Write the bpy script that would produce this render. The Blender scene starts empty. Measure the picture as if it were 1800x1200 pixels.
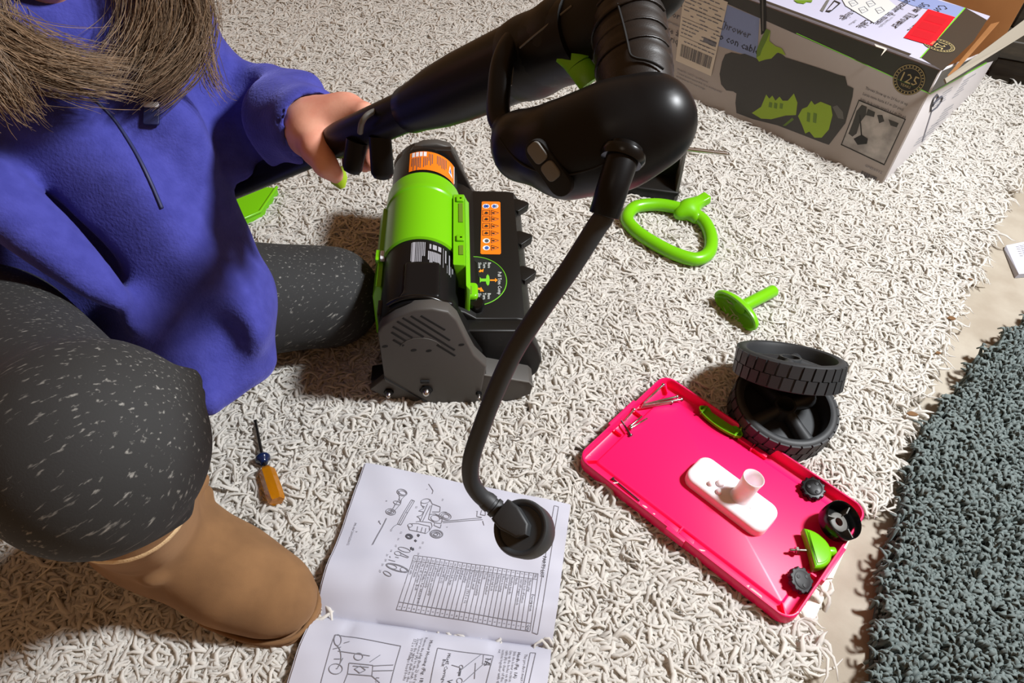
import bpy, bmesh, math, random
import numpy as np
from mathutils import Vector, Matrix, Euler

random.seed(7); np.random.seed(7)
SC = bpy.context.scene
COL = SC.collection

# ---------------------------------------------------------------- camera
CAM_H, PITCH, ROLL, FPX = 0.86, math.radians(47.25), math.radians(4.75), 1300.0
_f = np.array([0, math.cos(PITCH), -math.sin(PITCH)])
_u0 = np.array([0, math.sin(PITCH), math.cos(PITCH)])
_r0 = np.array([1.0, 0, 0])
_r = math.cos(ROLL) * _r0 + math.sin(ROLL) * _u0
_u = -math.sin(ROLL) * _r0 + math.cos(ROLL) * _u0
CAMP = np.array([0, 0, CAM_H])
cd = bpy.data.cameras.new('camera'); cam = bpy.data.objects.new('camera', cd); COL.objects.link(cam)
cd.sensor_width = 36.0; cd.lens = 36.0 * FPX / 1800.0; cd.clip_start = 0.02
cam.matrix_world = Matrix(((_r[0], _u[0], -_f[0], 0), (_r[1], _u[1], -_f[1], 0), (_r[2], _u[2], -_f[2], CAM_H), (0, 0, 0, 1)))
SC.camera = cam

# ---------------------------------------------------------------- light
w = bpy.data.worlds.new('room_light'); SC.world = w; w.use_nodes = True
w.node_tree.nodes['Background'].inputs[0].default_value = (1.0, 0.51, 0.22, 1)
w.node_tree.nodes['Background'].inputs[1].default_value = 0.25
def area(name, loc, target, size, power, color):
    l = bpy.data.lights.new(name, 'AREA'); l.shape = 'DISK'; l.size = size; l.energy = power; l.color = color
    o = bpy.data.objects.new(name, l); COL.objects.link(o); o.location = loc
    o.rotation_euler = (Vector(target) - Vector(loc)).to_track_quat('-Z', 'Y').to_euler()
    return o
area('ceiling_lamp', (1.50, 0.74, 2.04), (0.2, 0.8, 0), 0.34, 106, (0.94, 0.97, 1.0))
area('fill_lamp_behind', (-0.6, -0.9, 2.3), (0, 0.7, 0), 0.6, 1.5, (1.0, 0.86, 0.72))  # weak warm lamp added behind the camera to fill the shadows
SC.view_settings.view_transform = 'Standard'; SC.view_settings.look = 'None'
SC.view_settings.gamma = 1.0; SC.view_settings.use_curve_mapping = False
SC.view_settings.exposure = 0.0
try: SC.cycles.diffuse_bounces = 8; SC.cycles.max_bounces = 14; SC.cycles.transmission_bounces = 10
except Exception: pass

# ---------------------------------------------------------------- measuring helpers: from a sight line to a point in the room
def ray(x, y): return ((x - 900) / FPX) * _r + ((600 - y) / FPX) * _u + _f
def G(x, y, z=0.0):
    d = ray(x, y); return CAMP + d * ((z - CAM_H) / d[2])
def D(x, y, dep): return CAMP + ray(x, y) * dep
def PL(x, y, p, n):
    d = ray(x, y); return CAMP + d * (np.dot(np.array(p) - CAMP, n) / np.dot(d, n))
def nrm(v): v = np.array(v, float); return v / np.linalg.norm(v)

# ---------------------------------------------------------------- materials
def lin(c):
    if isinstance(c, str):
        c = [int(c[i:i + 2], 16) / 255 for i in (1, 3, 5)]
        c = [x / 12.92 if x <= 0.04045 else ((x + 0.055) / 1.055) ** 2.4 for x in c]
    return (*c[:3], 1)
MATS = {}
def mat(name, c, rough=0.5, metal=0.0, c2=None, nscale=40, ncontrast=(0.35, 0.65), bump=0.0, bscale=200, bdist=0.001, stretch=None,
        spec=0.5, sheen=0.0, sss=0.0, trans=0.0, coat=0.0, island=0.0, sheen_tint=None, rot=(0, 0, 0), brot=None):
    m = bpy.data.materials.new(name); m.use_nodes = True; nt = m.node_tree; N = nt.nodes; L = nt.links
    b = N['Principled BSDF']
    b.inputs['Base Color'].default_value = lin(c); b.inputs['Roughness'].default_value = rough; b.inputs['Metallic'].default_value = metal
    b.inputs['Specular IOR Level'].default_value = spec
    if sheen:
        b.inputs['Sheen Weight'].default_value = sheen; b.inputs['Sheen Roughness'].default_value = 0.45
        b.inputs['Sheen Tint'].default_value = lin(sheen_tint or c)
    if sss:
        b.inputs['Subsurface Weight'].default_value = sss; b.inputs['Subsurface Radius'].default_value = (0.012, 0.005, 0.003)
        b.inputs['Subsurface Scale'].default_value = 0.6
    if trans: b.inputs['Transmission Weight'].default_value = trans
    if coat: b.inputs['Coat Weight'].default_value = coat; b.inputs['Coat Roughness'].default_value = 0.1
    tc = N.new('ShaderNodeTexCoord'); src = tc.outputs['Object']
    if stretch:
        mp = N.new('ShaderNodeMapping'); mp.vector_type = 'TEXTURE'; mp.inputs['Scale'].default_value = [1 / v for v in stretch]; mp.inputs['Rotation'].default_value = rot
        L.new(src, mp.inputs[0]); srcc = mp.outputs[0]
    else: srcc = src
    out = None
    if c2 is not None:
        n = N.new('ShaderNodeTexNoise'); n.inputs['Scale'].default_value = nscale; n.inputs['Detail'].default_value = 4
        L.new(srcc, n.inputs['Vector'])
        r = N.new('ShaderNodeValToRGB'); r.color_ramp.elements[0].position = ncontrast[0]; r.color_ramp.elements[1].position = ncontrast[1]
        r.color_ramp.elements[0].color = lin(c); r.color_ramp.elements[1].color = lin(c2)
        L.new(n.outputs['Fac'], r.inputs[0]); L.new(r.outputs[0], b.inputs['Base Color']); out = r.outputs[0]
    if island:
        g = N.new('ShaderNodeNewGeometry'); h = N.new('ShaderNodeMixRGB'); h.blend_type = 'MULTIPLY'; h.inputs[0].default_value = 1
        mr = N.new('ShaderNodeMapRange'); mr.inputs['To Min'].default_value = 1 - island; mr.inputs['To Max'].default_value = 1
        L.new(g.outputs['Random Per Island'], mr.inputs[0])
        if out is not None: L.new(out, h.inputs[1])
        else: h.inputs[1].default_value = lin(c)
        L.new(mr.outputs[0], h.inputs[2]); L.new(h.outputs[0], b.inputs['Base Color'])
    if bump:
        n2 = N.new('ShaderNodeTexNoise'); n2.inputs['Scale'].default_value = bscale; n2.inputs['Detail'].default_value = 5
        L.new(src, n2.inputs['Vector'])
        bp = N.new('ShaderNodeBump'); bp.inputs['Strength'].default_value = bump; bp.inputs['Distance'].default_value = bdist
        L.new(n2.outputs['Fac'], bp.inputs['Height']); L.new(bp.outputs[0], b.inputs['Normal'])
    MATS[name] = m; return m
mat('white_yarn', '#f3f0ea', 0.75, spec=0.15, island=0.09, sheen=0.25, sheen_tint='#ffffff')
mat('grey_yarn', '#7f8b89', 0.7, spec=0.3, island=0.35, sheen=0.3, sheen_tint='#a9bcbc')
mat('white_backing', '#e6dfd2', 0.9)
mat('grey_backing', '#3c4747', 0.9)
mat('concrete', '#a89f90', 0.75, c2='#968b7b', nscale=14, bump=0.25, bscale=300, bdist=0.0006)
mat('dark_wood', '#3a3226', 0.55, c2='#2a241b', nscale=10, stretch=(2, 2, 14))
mat('black_plastic', '#10100f', 0.45, spec=0.3, bump=0.12, bscale=900, bdist=0.0003)
mat('black_gloss', '#0b0b0b', 0.22, spec=0.35)
mat('black_satin', '#0f0f10', 0.36, spec=0.2)
mat('charcoal_plastic', '#46433f', 0.55, bump=0.1, bscale=900, bdist=0.0003)
mat('slot_black', '#050505', 0.8)
mat('rubber', '#26282a', 0.55, bump=0.1, bscale=700, bdist=0.0003)
mat('grip_rubber', '#201b18', 0.42, spec=0.35, bump=0.25, bscale=1200, bdist=0.0003)
mat('grey_insert', '#64635f', 0.55)
mat('green_plastic', '#6cb80a', 0.3, spec=0.45)
mat('green_dark', '#6db505', 0.4)
mat('orange_label', '#ef7712', 0.45)
mat('print_black', '#1c1a18', 0.6)
mat('print_ink', '#74747c', 0.7)
mat('print_ink_dark', '#4a4a52', 0.7)
mat('print_white', '#d9d9dc', 0.5)
mat('print_grey', '#9a9aa0', 0.5)
mat('print_blue', '#2f55a8', 0.5)
mat('print_orange', '#f08a1a', 0.5)
mat('print_green', '#6fbf2a', 0.5)
mat('red_plastic', '#f4125f', 0.38, spec=0.4, bump=0.05, bscale=400, bdist=0.0003)
mat('white_plastic', '#f2e6ea', 0.35, sss=0.3)
mat('steel', '#c4c2c0', 0.22, 1.0)
mat('dark_steel', '#5d5b5a', 0.35, 1.0)
mat('paper', '#bdbeca', 0.6, c2='#b6b7c4', nscale=9)
mat('suede', '#83603d', 0.95, c2='#735334', nscale=22, bump=0.2, bscale=900, bdist=0.0005, sheen=0.3, sheen_tint='#cfa277')
mat('suede_seam', '#7d4c27', 0.9)
mat('boot_sole', '#836040', 0.8)
mat('boot_fleece', '#d9b98c', 0.95, bump=0.6, bscale=500, bdist=0.002)
mat('leggings', '#262626', 0.85, c2='#97958f', nscale=175, ncontrast=(0.61, 0.78), stretch=(0.32, 1.7, 1.7), rot=(0, -0.44, 0.55), bump=0.2, bscale=600, bdist=0.0006)
mat('fleece', '#424494', 0.95, c2='#3a3c88', nscale=60, bump=0.55, bscale=330, bdist=0.0016, sheen=0.45, sheen_tint='#8d8ede', spec=0.15)
mat('zipper', '#1d2350', 0.6)
mat('skin', '#d39a83', 0.5, c2='#c4806c', nscale=28, sss=0.12, bump=0.2, bscale=420, bdist=0.0004)
mat('lips', '#b0655e', 0.45)
mat('nail', '#dcae9c', 0.3)
mat('eye_white', '#ece8e2', 0.2)
mat('iris', '#5a4632', 0.2)
mat('hair', '#957a5f', 0.42, island=0.75)
mat('amber', '#d98a08', 0.12, trans=0.55)
mat('blue_clear', '#16264f', 0.15, trans=0.3)
mat('card_print', '#a79d97', 0.5, c2='#a0968f', nscale=3)
mat('card_side', '#d6d2d4', 0.5)
mat('card_top', '#b4b4c8', 0.35, bump=0.15, bscale=40, bdist=0.003)
mat('card_dark', '#34302a', 0.4)
mat('card_brown', '#a5713f', 0.8, c2='#996636', nscale=8)
mat('card_edge', '#8a8274', 0.85)
mat('sky_blue', '#7f8db8', 0.5)
mat('sticker_red', '#e60a22', 0.45)
mat('sticker_red_dark', '#b50820', 0.45)
mat('sticker_cream', '#cfc4b4', 0.55)
mat('gold_print', '#b7a571', 0.5)
mat('photo_grey', '#8f8b88', 0.5, c2='#bdb8b4', nscale=30)
mat('photo_green', '#8fae1c', 0.5)
mat('photo_green_dark', '#5f7d1c', 0.5)
mat('label_white', '#c4c5c2', 0.5)
mat('leaf_brown', '#6b4a26', 0.8)

# wool lets some light through
for nm, k in (('white_yarn', 0.48), ('grey_yarn', 0.2)):
    nt = MATS[nm].node_tree; b = nt.nodes['Principled BSDF']; out = nt.nodes['Material Output']; src = b.inputs['Base Color'].links[0].from_socket
    tr = nt.nodes.new('ShaderNodeBsdfTranslucent'); mx = nt.nodes.new('ShaderNodeMixShader'); mx.inputs[0].default_value = k
    nt.links.new(src, tr.inputs[0]); nt.links.new(b.outputs[0], mx.inputs[1]); nt.links.new(tr.outputs[0], mx.inputs[2]); nt.links.new(mx.outputs[0], out.inputs['Surface'])

# ---------------------------------------------------------------- building helpers
def link(name, me, m, parent=None):
    o = bpy.data.objects.new(name, me); COL.objects.link(o)
    if m is not None: me.materials.append(MATS[m])
    if parent is not None:
        o.parent = parent
        o.matrix_parent_inverse = root_matrix(parent).inverted()
    return o
def root_matrix(o):
    M = Matrix.LocRotScale(o.location, o.rotation_euler, o.scale)
    if o.parent is not None: M = root_matrix(o.parent) @ o.matrix_parent_inverse @ M
    return M
def tag(o, label=None, cat=None, group=None, kind=None):
    if label: o['label'] = label
    if cat: o['category'] = cat
    if group: o['group'] = group
    if kind: o['kind'] = kind
    return o
def thing(name, label, cat, loc=(0, 0, 0), group=None, rot=(0, 0, 0)):
    o = bpy.data.objects.new(name, None); COL.objects.link(o); o.empty_display_size = 0.02
    o.location = tuple(float(v) for v in loc); o.rotation_euler = rot
    return tag(o, label, cat, group)

def frame_of(d, hint=(0, 0, 1)):
    d = nrm(d); h = np.array(hint, float)
    if abs(np.dot(d, h)) > 0.95: h = np.array([1.0, 0, 0])
    a = nrm(np.cross(h, d)); return a, np.cross(d, a), d
class MB:
    """collects vertices and faces for one mesh"""
    def __init__(s): s.v = []; s.f = []
    def add(s, v, f):
        o = len(s.v); s.v += [tuple(float(c) for c in p) for p in v]; s.f += [tuple(i + o for i in q) for q in f]; return s
    def box(s, c, size, R=None, bev=0.0):
        c = np.array(c, float); h = np.array(size, float) / 2; R = np.eye(3) if R is None else np.array(R)
        if bev <= 0:
            v = [c + R @ (h * np.array(q)) for q in ((-1,-1,-1),(1,-1,-1),(1,1,-1),(-1,1,-1),(-1,-1,1),(1,-1,1),(1,1,1),(-1,1,1))]
            return s.add(v, [(3,2,1,0),(4,5,6,7),(0,1,5,4),(1,2,6,5),(2,3,7,6),(3,0,4,7)])
        ol = rrect(2 * h[0], 2 * h[1], min(bev * 1.5, h[0] * .95, h[1] * .95), 3)
        return s.prism([(p[0], p[1]) for p in ol], -h[2], h[2], bev=bev, M=lambda p: c + R @ np.array(p))
    def prism(s, ol, z0, z1, bev=0.0, M=None, bev_bottom=True):
        """outline (counter-clockwise) pushed from z0 to z1, edges rounded"""
        M = M or (lambda p: np.array(p)); ol = np.array(ol, float); n = len(ol)
        rings = []
        if bev > 0:
            steps = 3
            if bev_bottom:
                for k in range(steps): a = k / steps * math.pi / 2; rings.append((bev * (1 - math.sin(a)), z0 + bev * (1 - math.cos(a))))
                rings.append((0, z0 + bev))
            else: rings.append((0, z0))
            rings.append((0, z1 - bev))
            for k in range(1, steps + 1): a = k / steps * math.pi / 2; rings.append((bev * (1 - math.cos(a)), z1 - bev * (1 - math.sin(a))))
        else: rings = [(0, z0), (0, z1)]
        nn = inset_normals(ol); vs = []
        for ins, z in rings: vs += [M((*(ol[i] + nn[i] * ins), z)) for i in range(n)]
        fs = [tuple(reversed(range(n)))]
        for k in range(len(rings) - 1):
            for i in range(n):
                j = (i + 1) % n; fs.append((k*n+i, k*n+j, (k+1)*n+j, (k+1)*n+i))
        fs.append(tuple(range((len(rings) - 1) * n, len(rings) * n)))
        return s.add(vs, fs)
    def tube(s, pts, rad, n=12, cap=True, flat=None, hint=(0, 0, 1)):
        pts = [np.array(p, float) for p in pts]; m = len(pts); rad = rad if hasattr(rad, '__len__') else [rad] * m
        vs = []; a = None
        for i in range(m):
            t = nrm(pts[min(i + 1, m - 1)] - pts[max(i - 1, 0)])
            if a is None: a, b, _ = frame_of(t, hint)
            else:
                a = nrm(a - t * np.dot(a, t)); b = np.cross(t, a)
            for k in range(n):
                an = 2 * math.pi * k / n; fl = flat if flat else (1, 1)
                vs.append(pts[i] + rad[i] * (a * math.cos(an) * fl[0] + b * math.sin(an) * fl[1]))
        fs = []
        for i in range(m - 1):
            for k in range(n):
                j = (k + 1) % n; fs.append((i*n+k, i*n+j, (i+1)*n+j, (i+1)*n+k))
        if cap: fs.append(tuple(reversed(range(n)))); fs.append(tuple(range((m - 1) * n, m * n)))
        return s.add(vs, fs)
    def loop_tube(s, pts, rad, n=12):
        pts = [np.array(p, float) for p in pts]; m = len(pts); rad = rad if hasattr(rad, '__len__') else [rad] * m
        vs = []
        for i in range(m):
            t = nrm(pts[(i + 1) % m] - pts[i - 1]); a, b, _ = frame_of(t)
            for k in range(n): an = 2 * math.pi * k / n; vs.append(pts[i] + rad[i] * (a * math.cos(an) + b * math.sin(an)))
        fs = []
        for i in range(m):
            i2 = (i + 1) % m
            for k in range(n): j = (k + 1) % n; fs.append((i*n+k, i*n+j, i2*n+j, i2*n+k))
        return s.add(vs, fs)
    def lathe(s, prof, o, d, n=32, cap=True, hint=(0, 0, 1), arc=None):
        """profile [(radius, along)] turned about the axis d through o"""
        o = np.array(o, float); a, b, d = frame_of(d, hint); vs = []
        for r, h in prof:
            for k in range(n): an = 2 * math.pi * k / n; vs.append(o + d * h + r * (a * math.cos(an) + b * math.sin(an)))
        fs = []
        for i in range(len(prof) - 1):
            for k in range(n): j = (k + 1) % n; fs.append((i*n+k, i*n+j, (i+1)*n+j, (i+1)*n+k))
        if cap:
            if prof[0][0] > 1e-6: fs.append(tuple(reversed(range(n))))
            if prof[-1][0] > 1e-6: fs.append(tuple(range((len(prof) - 1) * n, len(prof) * n)))
        return s.add(vs, fs)
    def poly(s, pts): return s.add(pts, [tuple(range(len(pts)))])
    def strip(s, pts, wid, M):
        """a drawn line of width wid through 2-D points, mapped onto a surface by M"""
        pts = np.array(pts, float)
        for i in range(len(pts) - 1):
            p, q = pts[i], pts[i + 1]; t = q - p; l = np.linalg.norm(t)
            if l < 1e-9: continue
            t /= l; nn = np.array([-t[1], t[0]]) * wid / 2
            k = max(1, int(l / 0.006)); vs = []
            for j in range(k + 1):
                c = p + t * l * j / k; vs += [M(*(c + nn)), M(*(c - nn))]
            s.add(vs, [(2*j, 2*j+1, 2*j+3, 2*j+2) for j in range(k)])
        return s
    def flat(s, pts, M): return s.poly([M(*p) for p in pts])
    def text(s, txt, size, M, org=(0, 0), ang=0.0, sx=1.0, align='LEFT'):
        v, f = text2d(txt, align); ca, sa = math.cos(ang), math.sin(ang); out = []
        for x, y in v:
            x, y = x * size * sx, y * size; out.append(M(org[0] + x * ca - y * sa, org[1] + x * sa + y * ca))
        return s.add(out, f)
    def build(s, name, m, parent=None, smooth=None, kind=None, label=None):
        me = bpy.data.meshes.new(name); me.from_pydata(s.v, [], s.f); me.update()
        o = link(name, me, m, parent)
        if smooth is not None:
            for p in me.polygons: p.use_smooth = True
            if smooth < 180: shade_by_angle(me, math.radians(smooth))
        if kind: o['kind'] = kind
        if label: o['label'] = label
        return o
def shade_by_angle(me, ang):
    bm = bmesh.new(); bm.from_mesh(me)
    bmesh.ops.remove_doubles(bm, verts=bm.verts, dist=1e-6)
    bmesh.ops.recalc_face_normals(bm, faces=bm.faces)
    for e in bm.edges: e.smooth = not (len(e.link_faces) == 2 and e.calc_face_angle(0) > ang)
    for f in bm.faces: f.smooth = True
    bm.to_mesh(me); bm.free()
def inset_normals(ol):
    n = len(ol); out = []
    ar = sum(ol[i][0] * ol[(i + 1) % n][1] - ol[(i + 1) % n][0] * ol[i][1] for i in range(n)); sg = 1 if ar > 0 else -1
    for i in range(n):
        e1 = ol[i] - ol[i - 1]; e2 = ol[(i + 1) % n] - ol[i]
        n1 = np.array([-e1[1], e1[0]]) / (np.linalg.norm(e1) + 1e-12); n2 = np.array([-e2[1], e2[0]]) / (np.linalg.norm(e2) + 1e-12)
        b = n1 + n2; l = np.dot(b, b); b = b * 2 / l if l > 0.3 else n1
        out.append(sg * b)
    return np.array(out)
def rrect(wd, ht, r, k=5, cx=0, cy=0):
    pts = []
    for sx, sy, a0 in ((1, 1, 0), (-1, 1, 90), (-1, -1, 180), (1, -1, 270)):
        for i in range(k + 1):
            a = math.radians(a0 + 90 * i / k)
            pts.append((cx + sx * (wd / 2 - r) + r * math.cos(a), cy + sy * (ht / 2 - r) + r * math.sin(a)))
    return pts
def ellipse(cx, cy, a, b, n=24, rot=0):
    return [(cx + a * math.cos(t) * math.cos(rot) - b * math.sin(t) * math.sin(rot), cy + a * math.cos(t) * math.sin(rot) + b * math.sin(t) * math.cos(rot)) for t in [2 * math.pi * i / n for i in range(n)]]
def smooth_path(pts, k=6, closed=False):
    P = [np.array(p, float) for p in pts]; n = len(P); out = []
    for i in range(n if closed else n - 1):
        p0 = P[i - 1] if (closed or i > 0) else P[0]; p1 = P[i]; p2 = P[(i + 1) % n]
        p3 = P[(i + 2) % n] if (closed or i + 2 < n) else P[-1]
        for j in range(k):
            t = j / k
            out.append(0.5 * ((2 * p1) + (-p0 + p2) * t + (2*p0 - 5*p1 + 4*p2 - p3) * t*t + (-p0 + 3*p1 - 3*p2 + p3) * t**3))
    if not closed: out.append(P[-1])
    return out
_TX = {}
def text2d(txt, align='LEFT'):
    key = (txt, align)
    if key not in _TX:
        c = bpy.data.curves.new('t', 'FONT'); c.body = txt; c.size = 1; c.resolution_u = 1; c.align_x = align
        o = bpy.data.objects.new('t', c); COL.objects.link(o)
        me = bpy.data.meshes.new_from_object(o.evaluated_get(bpy.context.evaluated_depsgraph_get()))
        _TX[key] = ([(v.co.x, v.co.y) for v in me.vertices], [tuple(p.vertices) for p in me.polygons])
        bpy.data.objects.remove(o); bpy.data.curves.remove(c); bpy.data.meshes.remove(me)
    return _TX[key]

# ---------------------------------------------------------------- rounded solids grown from blended limbs (surface nets)
def s_cap(a, b, ra, rb=None):
    a = np.array(a, float); b = np.array(b, float); rb = ra if rb is None else rb; ba = b - a; L2 = float(ba @ ba) + 1e-12
    def fn(P):
        t = np.clip(((P - a) @ ba) / L2, 0, 1); q = P - a - t[:, None] * ba
        return np.sqrt((q * q).sum(1)) - (ra + (rb - ra) * t)
    return fn
def s_ell(c, rx, axes=None):
    c = np.array(c, float); R = np.eye(3) if axes is None else np.array(axes); r = np.array(rx, float)
    def fn(P):
        q = (P - c) @ R.T; k0 = np.sqrt(((q / r) ** 2).sum(1)); k1 = np.sqrt(((q / r ** 2) ** 2).sum(1)) + 1e-9
        return k0 * (k0 - 1) / k1
    return fn
def s_box(c, h, axes=None, r=0.004):
    c = np.array(c, float); R = np.eye(3) if axes is None else np.array(axes); h = np.array(h, float) - r
    def fn(P):
        q = np.abs((P - c) @ R.T) - h
        return np.sqrt((np.maximum(q, 0) ** 2).sum(1)) + np.minimum(q.max(1), 0) - r
    return fn
def smin(a, b, k):
    h = np.maximum(k - np.abs(a - b), 0) / k; return np.minimum(a, b) - h * h * k * 0.25
def sdf(prims):
    """prims: (function, blend) added, ('cut', function, blend) taken away"""
    def fn(P):
        d = None
        for p in prims:
            if p[0] == 'cut': d = -smin(-d, p[1](P), p[2])
            else:
                e = p[0](P); d = e if d is None else smin(d, e, p[1])
        return d
    return fn
def nets(fn, lo, hi, h, relax=2):
    lo = np.array(lo, float); n = np.ceil((np.array(hi) - lo) / (h * 4)).astype(int) + 1
    def ev(ax):
        X, Y, Z = np.meshgrid(*ax, indexing='ij'); return fn(np.stack([X.ravel(), Y.ravel(), Z.ravel()], 1)).reshape(X.shape)
    C = ev([lo[i] + (np.arange(n[i]) + 0.375 * 1) * h * 4 for i in range(3)])
    F = C.repeat(4, 0).repeat(4, 1).repeat(4, 2).astype(np.float32)
    idx = np.argwhere(np.abs(F) < h * 9)
    for k in range(0, len(idx), 400000):
        q = idx[k:k + 400000]; F[q[:, 0], q[:, 1], q[:, 2]] = fn(lo + q * h)
    S = F < 0
    m = np.zeros(tuple(np.array(F.shape) - 1), int)
    for i in (0, 1):
        for j in (0, 1):
            for k in (0, 1): m += S[i:S.shape[0]-1+i, j:S.shape[1]-1+j, k:S.shape[2]-1+k]
    act = np.argwhere((m > 0) & (m < 8)); vid = np.full(m.shape, -1, int); vid[tuple(act.T)] = np.arange(len(act))
    acc = np.zeros((len(act), 3)); cnt = np.zeros(len(act))
    cor = [(i, j, k) for i in (0, 1) for j in (0, 1) for k in (0, 1)]
    for a in range(8):
        for b in range(a + 1, 8):
            ca, cb = np.array(cor[a]), np.array(cor[b])
            if np.abs(ca - cb).sum() != 1: continue
            fa = F[tuple((act + ca).T)]; fb = F[tuple((act + cb).T)]; x = (fa < 0) != (fb < 0)
            t = np.where(x, fa / (fa - fb + 1e-12 * (fa == fb)), 0)[:, None]
            acc += np.where(x[:, None], act + ca + t * (cb - ca), 0); cnt += x
    V = lo + acc / cnt[:, None] * h
    faces = []
    for ax in range(3):
        o1, o2 = [(1, 2), (2, 0), (0, 1)][ax]
        sl0 = [slice(None)] * 3; sl1 = [slice(None)] * 3; sl0[ax] = slice(0, -1); sl1[ax] = slice(1, None)
        e = np.argwhere(S[tuple(sl0)] != S[tuple(sl1)])
        ok = (e[:, o1] > 0) & (e[:, o2] > 0) & (e[:, o1] < m.shape[o1]) & (e[:, o2] < m.shape[o2]); e = e[ok]
        d1 = np.zeros(3, int); d1[o1] = 1; d2 = np.zeros(3, int); d2[o2] = 1
        q = np.stack([vid[tuple((e - d1 - d2).T)], vid[tuple((e - d2).T)], vid[tuple(e.T)], vid[tuple((e - d1).T)]], 1)
        flip = ~S[tuple(e.T)]; q[flip] = q[flip][:, ::-1]; faces.append(q)
    Fc = np.concatenate(faces); Fc = Fc[(Fc >= 0).all(1)]
    for _ in range(relax):
        A = np.zeros_like(V); c = np.zeros(len(V))
        for k in range(4):
            np.add.at(A, Fc[:, k], V[Fc[:, (k + 1) % 4]]); np.add.at(A, Fc[:, k], V[Fc[:, k - 1]]); np.add.at(c, Fc[:, k], 2)
        V = V * 0.4 + 0.6 * A / np.maximum(c, 1)[:, None]
    return V, Fc
def solid(name, prims, lo, hi, h, m, parent=None, relax=2):
    V, Fc = nets(sdf(prims), lo, hi, h, relax)
    me = bpy.data.meshes.new(name); me.from_pydata(V.tolist(), [], Fc.tolist()); me.update()
    me.polygons.foreach_set('use_smooth', [True] * len(me.polygons))
    return link(name, me, m, parent)
def bounds(pts, pad):
    P = np.array(pts); return P.min(0) - pad, P.max(0) + pad

# ================================================================= THE SETTING
FLOOR_Z = -0.026
mb = MB(); mb.box((0.4, 1.2, FLOOR_Z - 0.02), (6.0, 5.0, 0.04)); o = mb.build('floor', 'concrete'); tag(o, 'beige concrete floor between the two rugs', 'floor', kind='structure')

# dark cabinet plinth behind the carton
cabA, cabB = G(1700, 148, -0.02), G(1830, 172, -0.02)
cu = nrm(cabB - cabA); cn = np.array([-cu[1], cu[0], 0.0]); cab0 = cabA + cu * 0.045
RC = np.stack([cu, cn, [0, 0, 1]], 1)
cab = thing('dark_cabinet', 'dark brown wooden cabinet standing on the floor behind the carton', 'cabinet', cab0 + cu * 0.6)
cc = lambda s, d, z: cab0 + cu * s + cn * d + np.array([0, 0, z])
MB().box(cc(0.9, 0.21, 0.02), (1.8, 0.36, 0.09), RC, bev=0.003).build('plinth', 'dark_wood', cab, smooth=40)
MB().box(cc(0.9, 0.20, 0.1), (1.84, 0.40, 0.045), RC, bev=0.004).build('base_moulding', 'dark_wood', cab, smooth=40)
MB().box(cc(0.9, 0.24, 0.38), (1.78, 0.32, 0.51), RC, bev=0.003).build('body', 'dark_wood', cab, smooth=40)
for i in range(3):
    MB().box(cc(0.32 + 0.58 * i, 0.068, 0.37), (0.54, 0.022, 0.42), RC, bev=0.004).build('door', 'dark_wood', cab, smooth=40)

# ----------------------------------------------------------------- what lies on the rugs and presses the pile down
TRAY = [G(*p)[:2] for p in ((1166, 660), (1526, 895), (1390, 1094), (1020, 802))]
MAN = [G(*p)[:2] for p in ((643, 813), (1003, 885), (958, 1230), (495, 1235))]
BOXC = np.array([0.734, 1.32, 0.0]); BU = np.array([-0.783, 0.622, 0.0]); BV = np.array([0.622, 0.783, 0.0])
BOXF = [(BOXC + BU * a + BV * b)[:2] for a, b in ((0, 0), (0.6, 0), (0.6, 0.58), (0, 0.58))]
BLO = np.array([-0.112, 0.662, 0.0]); BYAW = math.radians(6.5)
BX = np.array([math.cos(BYAW), math.sin(BYAW), 0]); BY = np.array([-math.sin(BYAW), math.cos(BYAW), 0]); BZ = np.array([0, 0, 1.0])
BLF = [(BLO + BX * a + BY * b)[:2] for a, b in ((-0.08, 0), (0.075, 0), (0.12, 0.1), (0.12, 0.36), (-0.08, 0.40))]
PRESS = [(np.array(p), dz) for p, dz in ((TRAY, 0.016), (MAN, 0.008), (BOXF, 0.012), (BLF, 0.014))]
PRESS_R = [(G(1385, 712, 0.02)[:2], 0.075, 0.01)]
def inside(P, poly):
    x, y = P[:, 0], P[:, 1]; r = np.zeros(len(P), bool); n = len(poly)
    for i in range(n):
        (x1, y1), (x2, y2) = poly[i], poly[i - 1]
        c = ((y1 > y) != (y2 > y)) & (x < (x2 - x1) * (y - y1) / (y2 - y1 + 1e-12) + x1); r ^= c
    return r
def in_view(P, pad=480):
    d = P - CAMP; k = d @ _f; x = 900 + FPX * (d @ _r) / k; y = 600 - FPX * (d @ _u) / k
    return (k > 0.05) & (x > -pad) & (x < 1800 + pad) & (y > -pad * .6) & (y < 1200 + pad)

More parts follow.
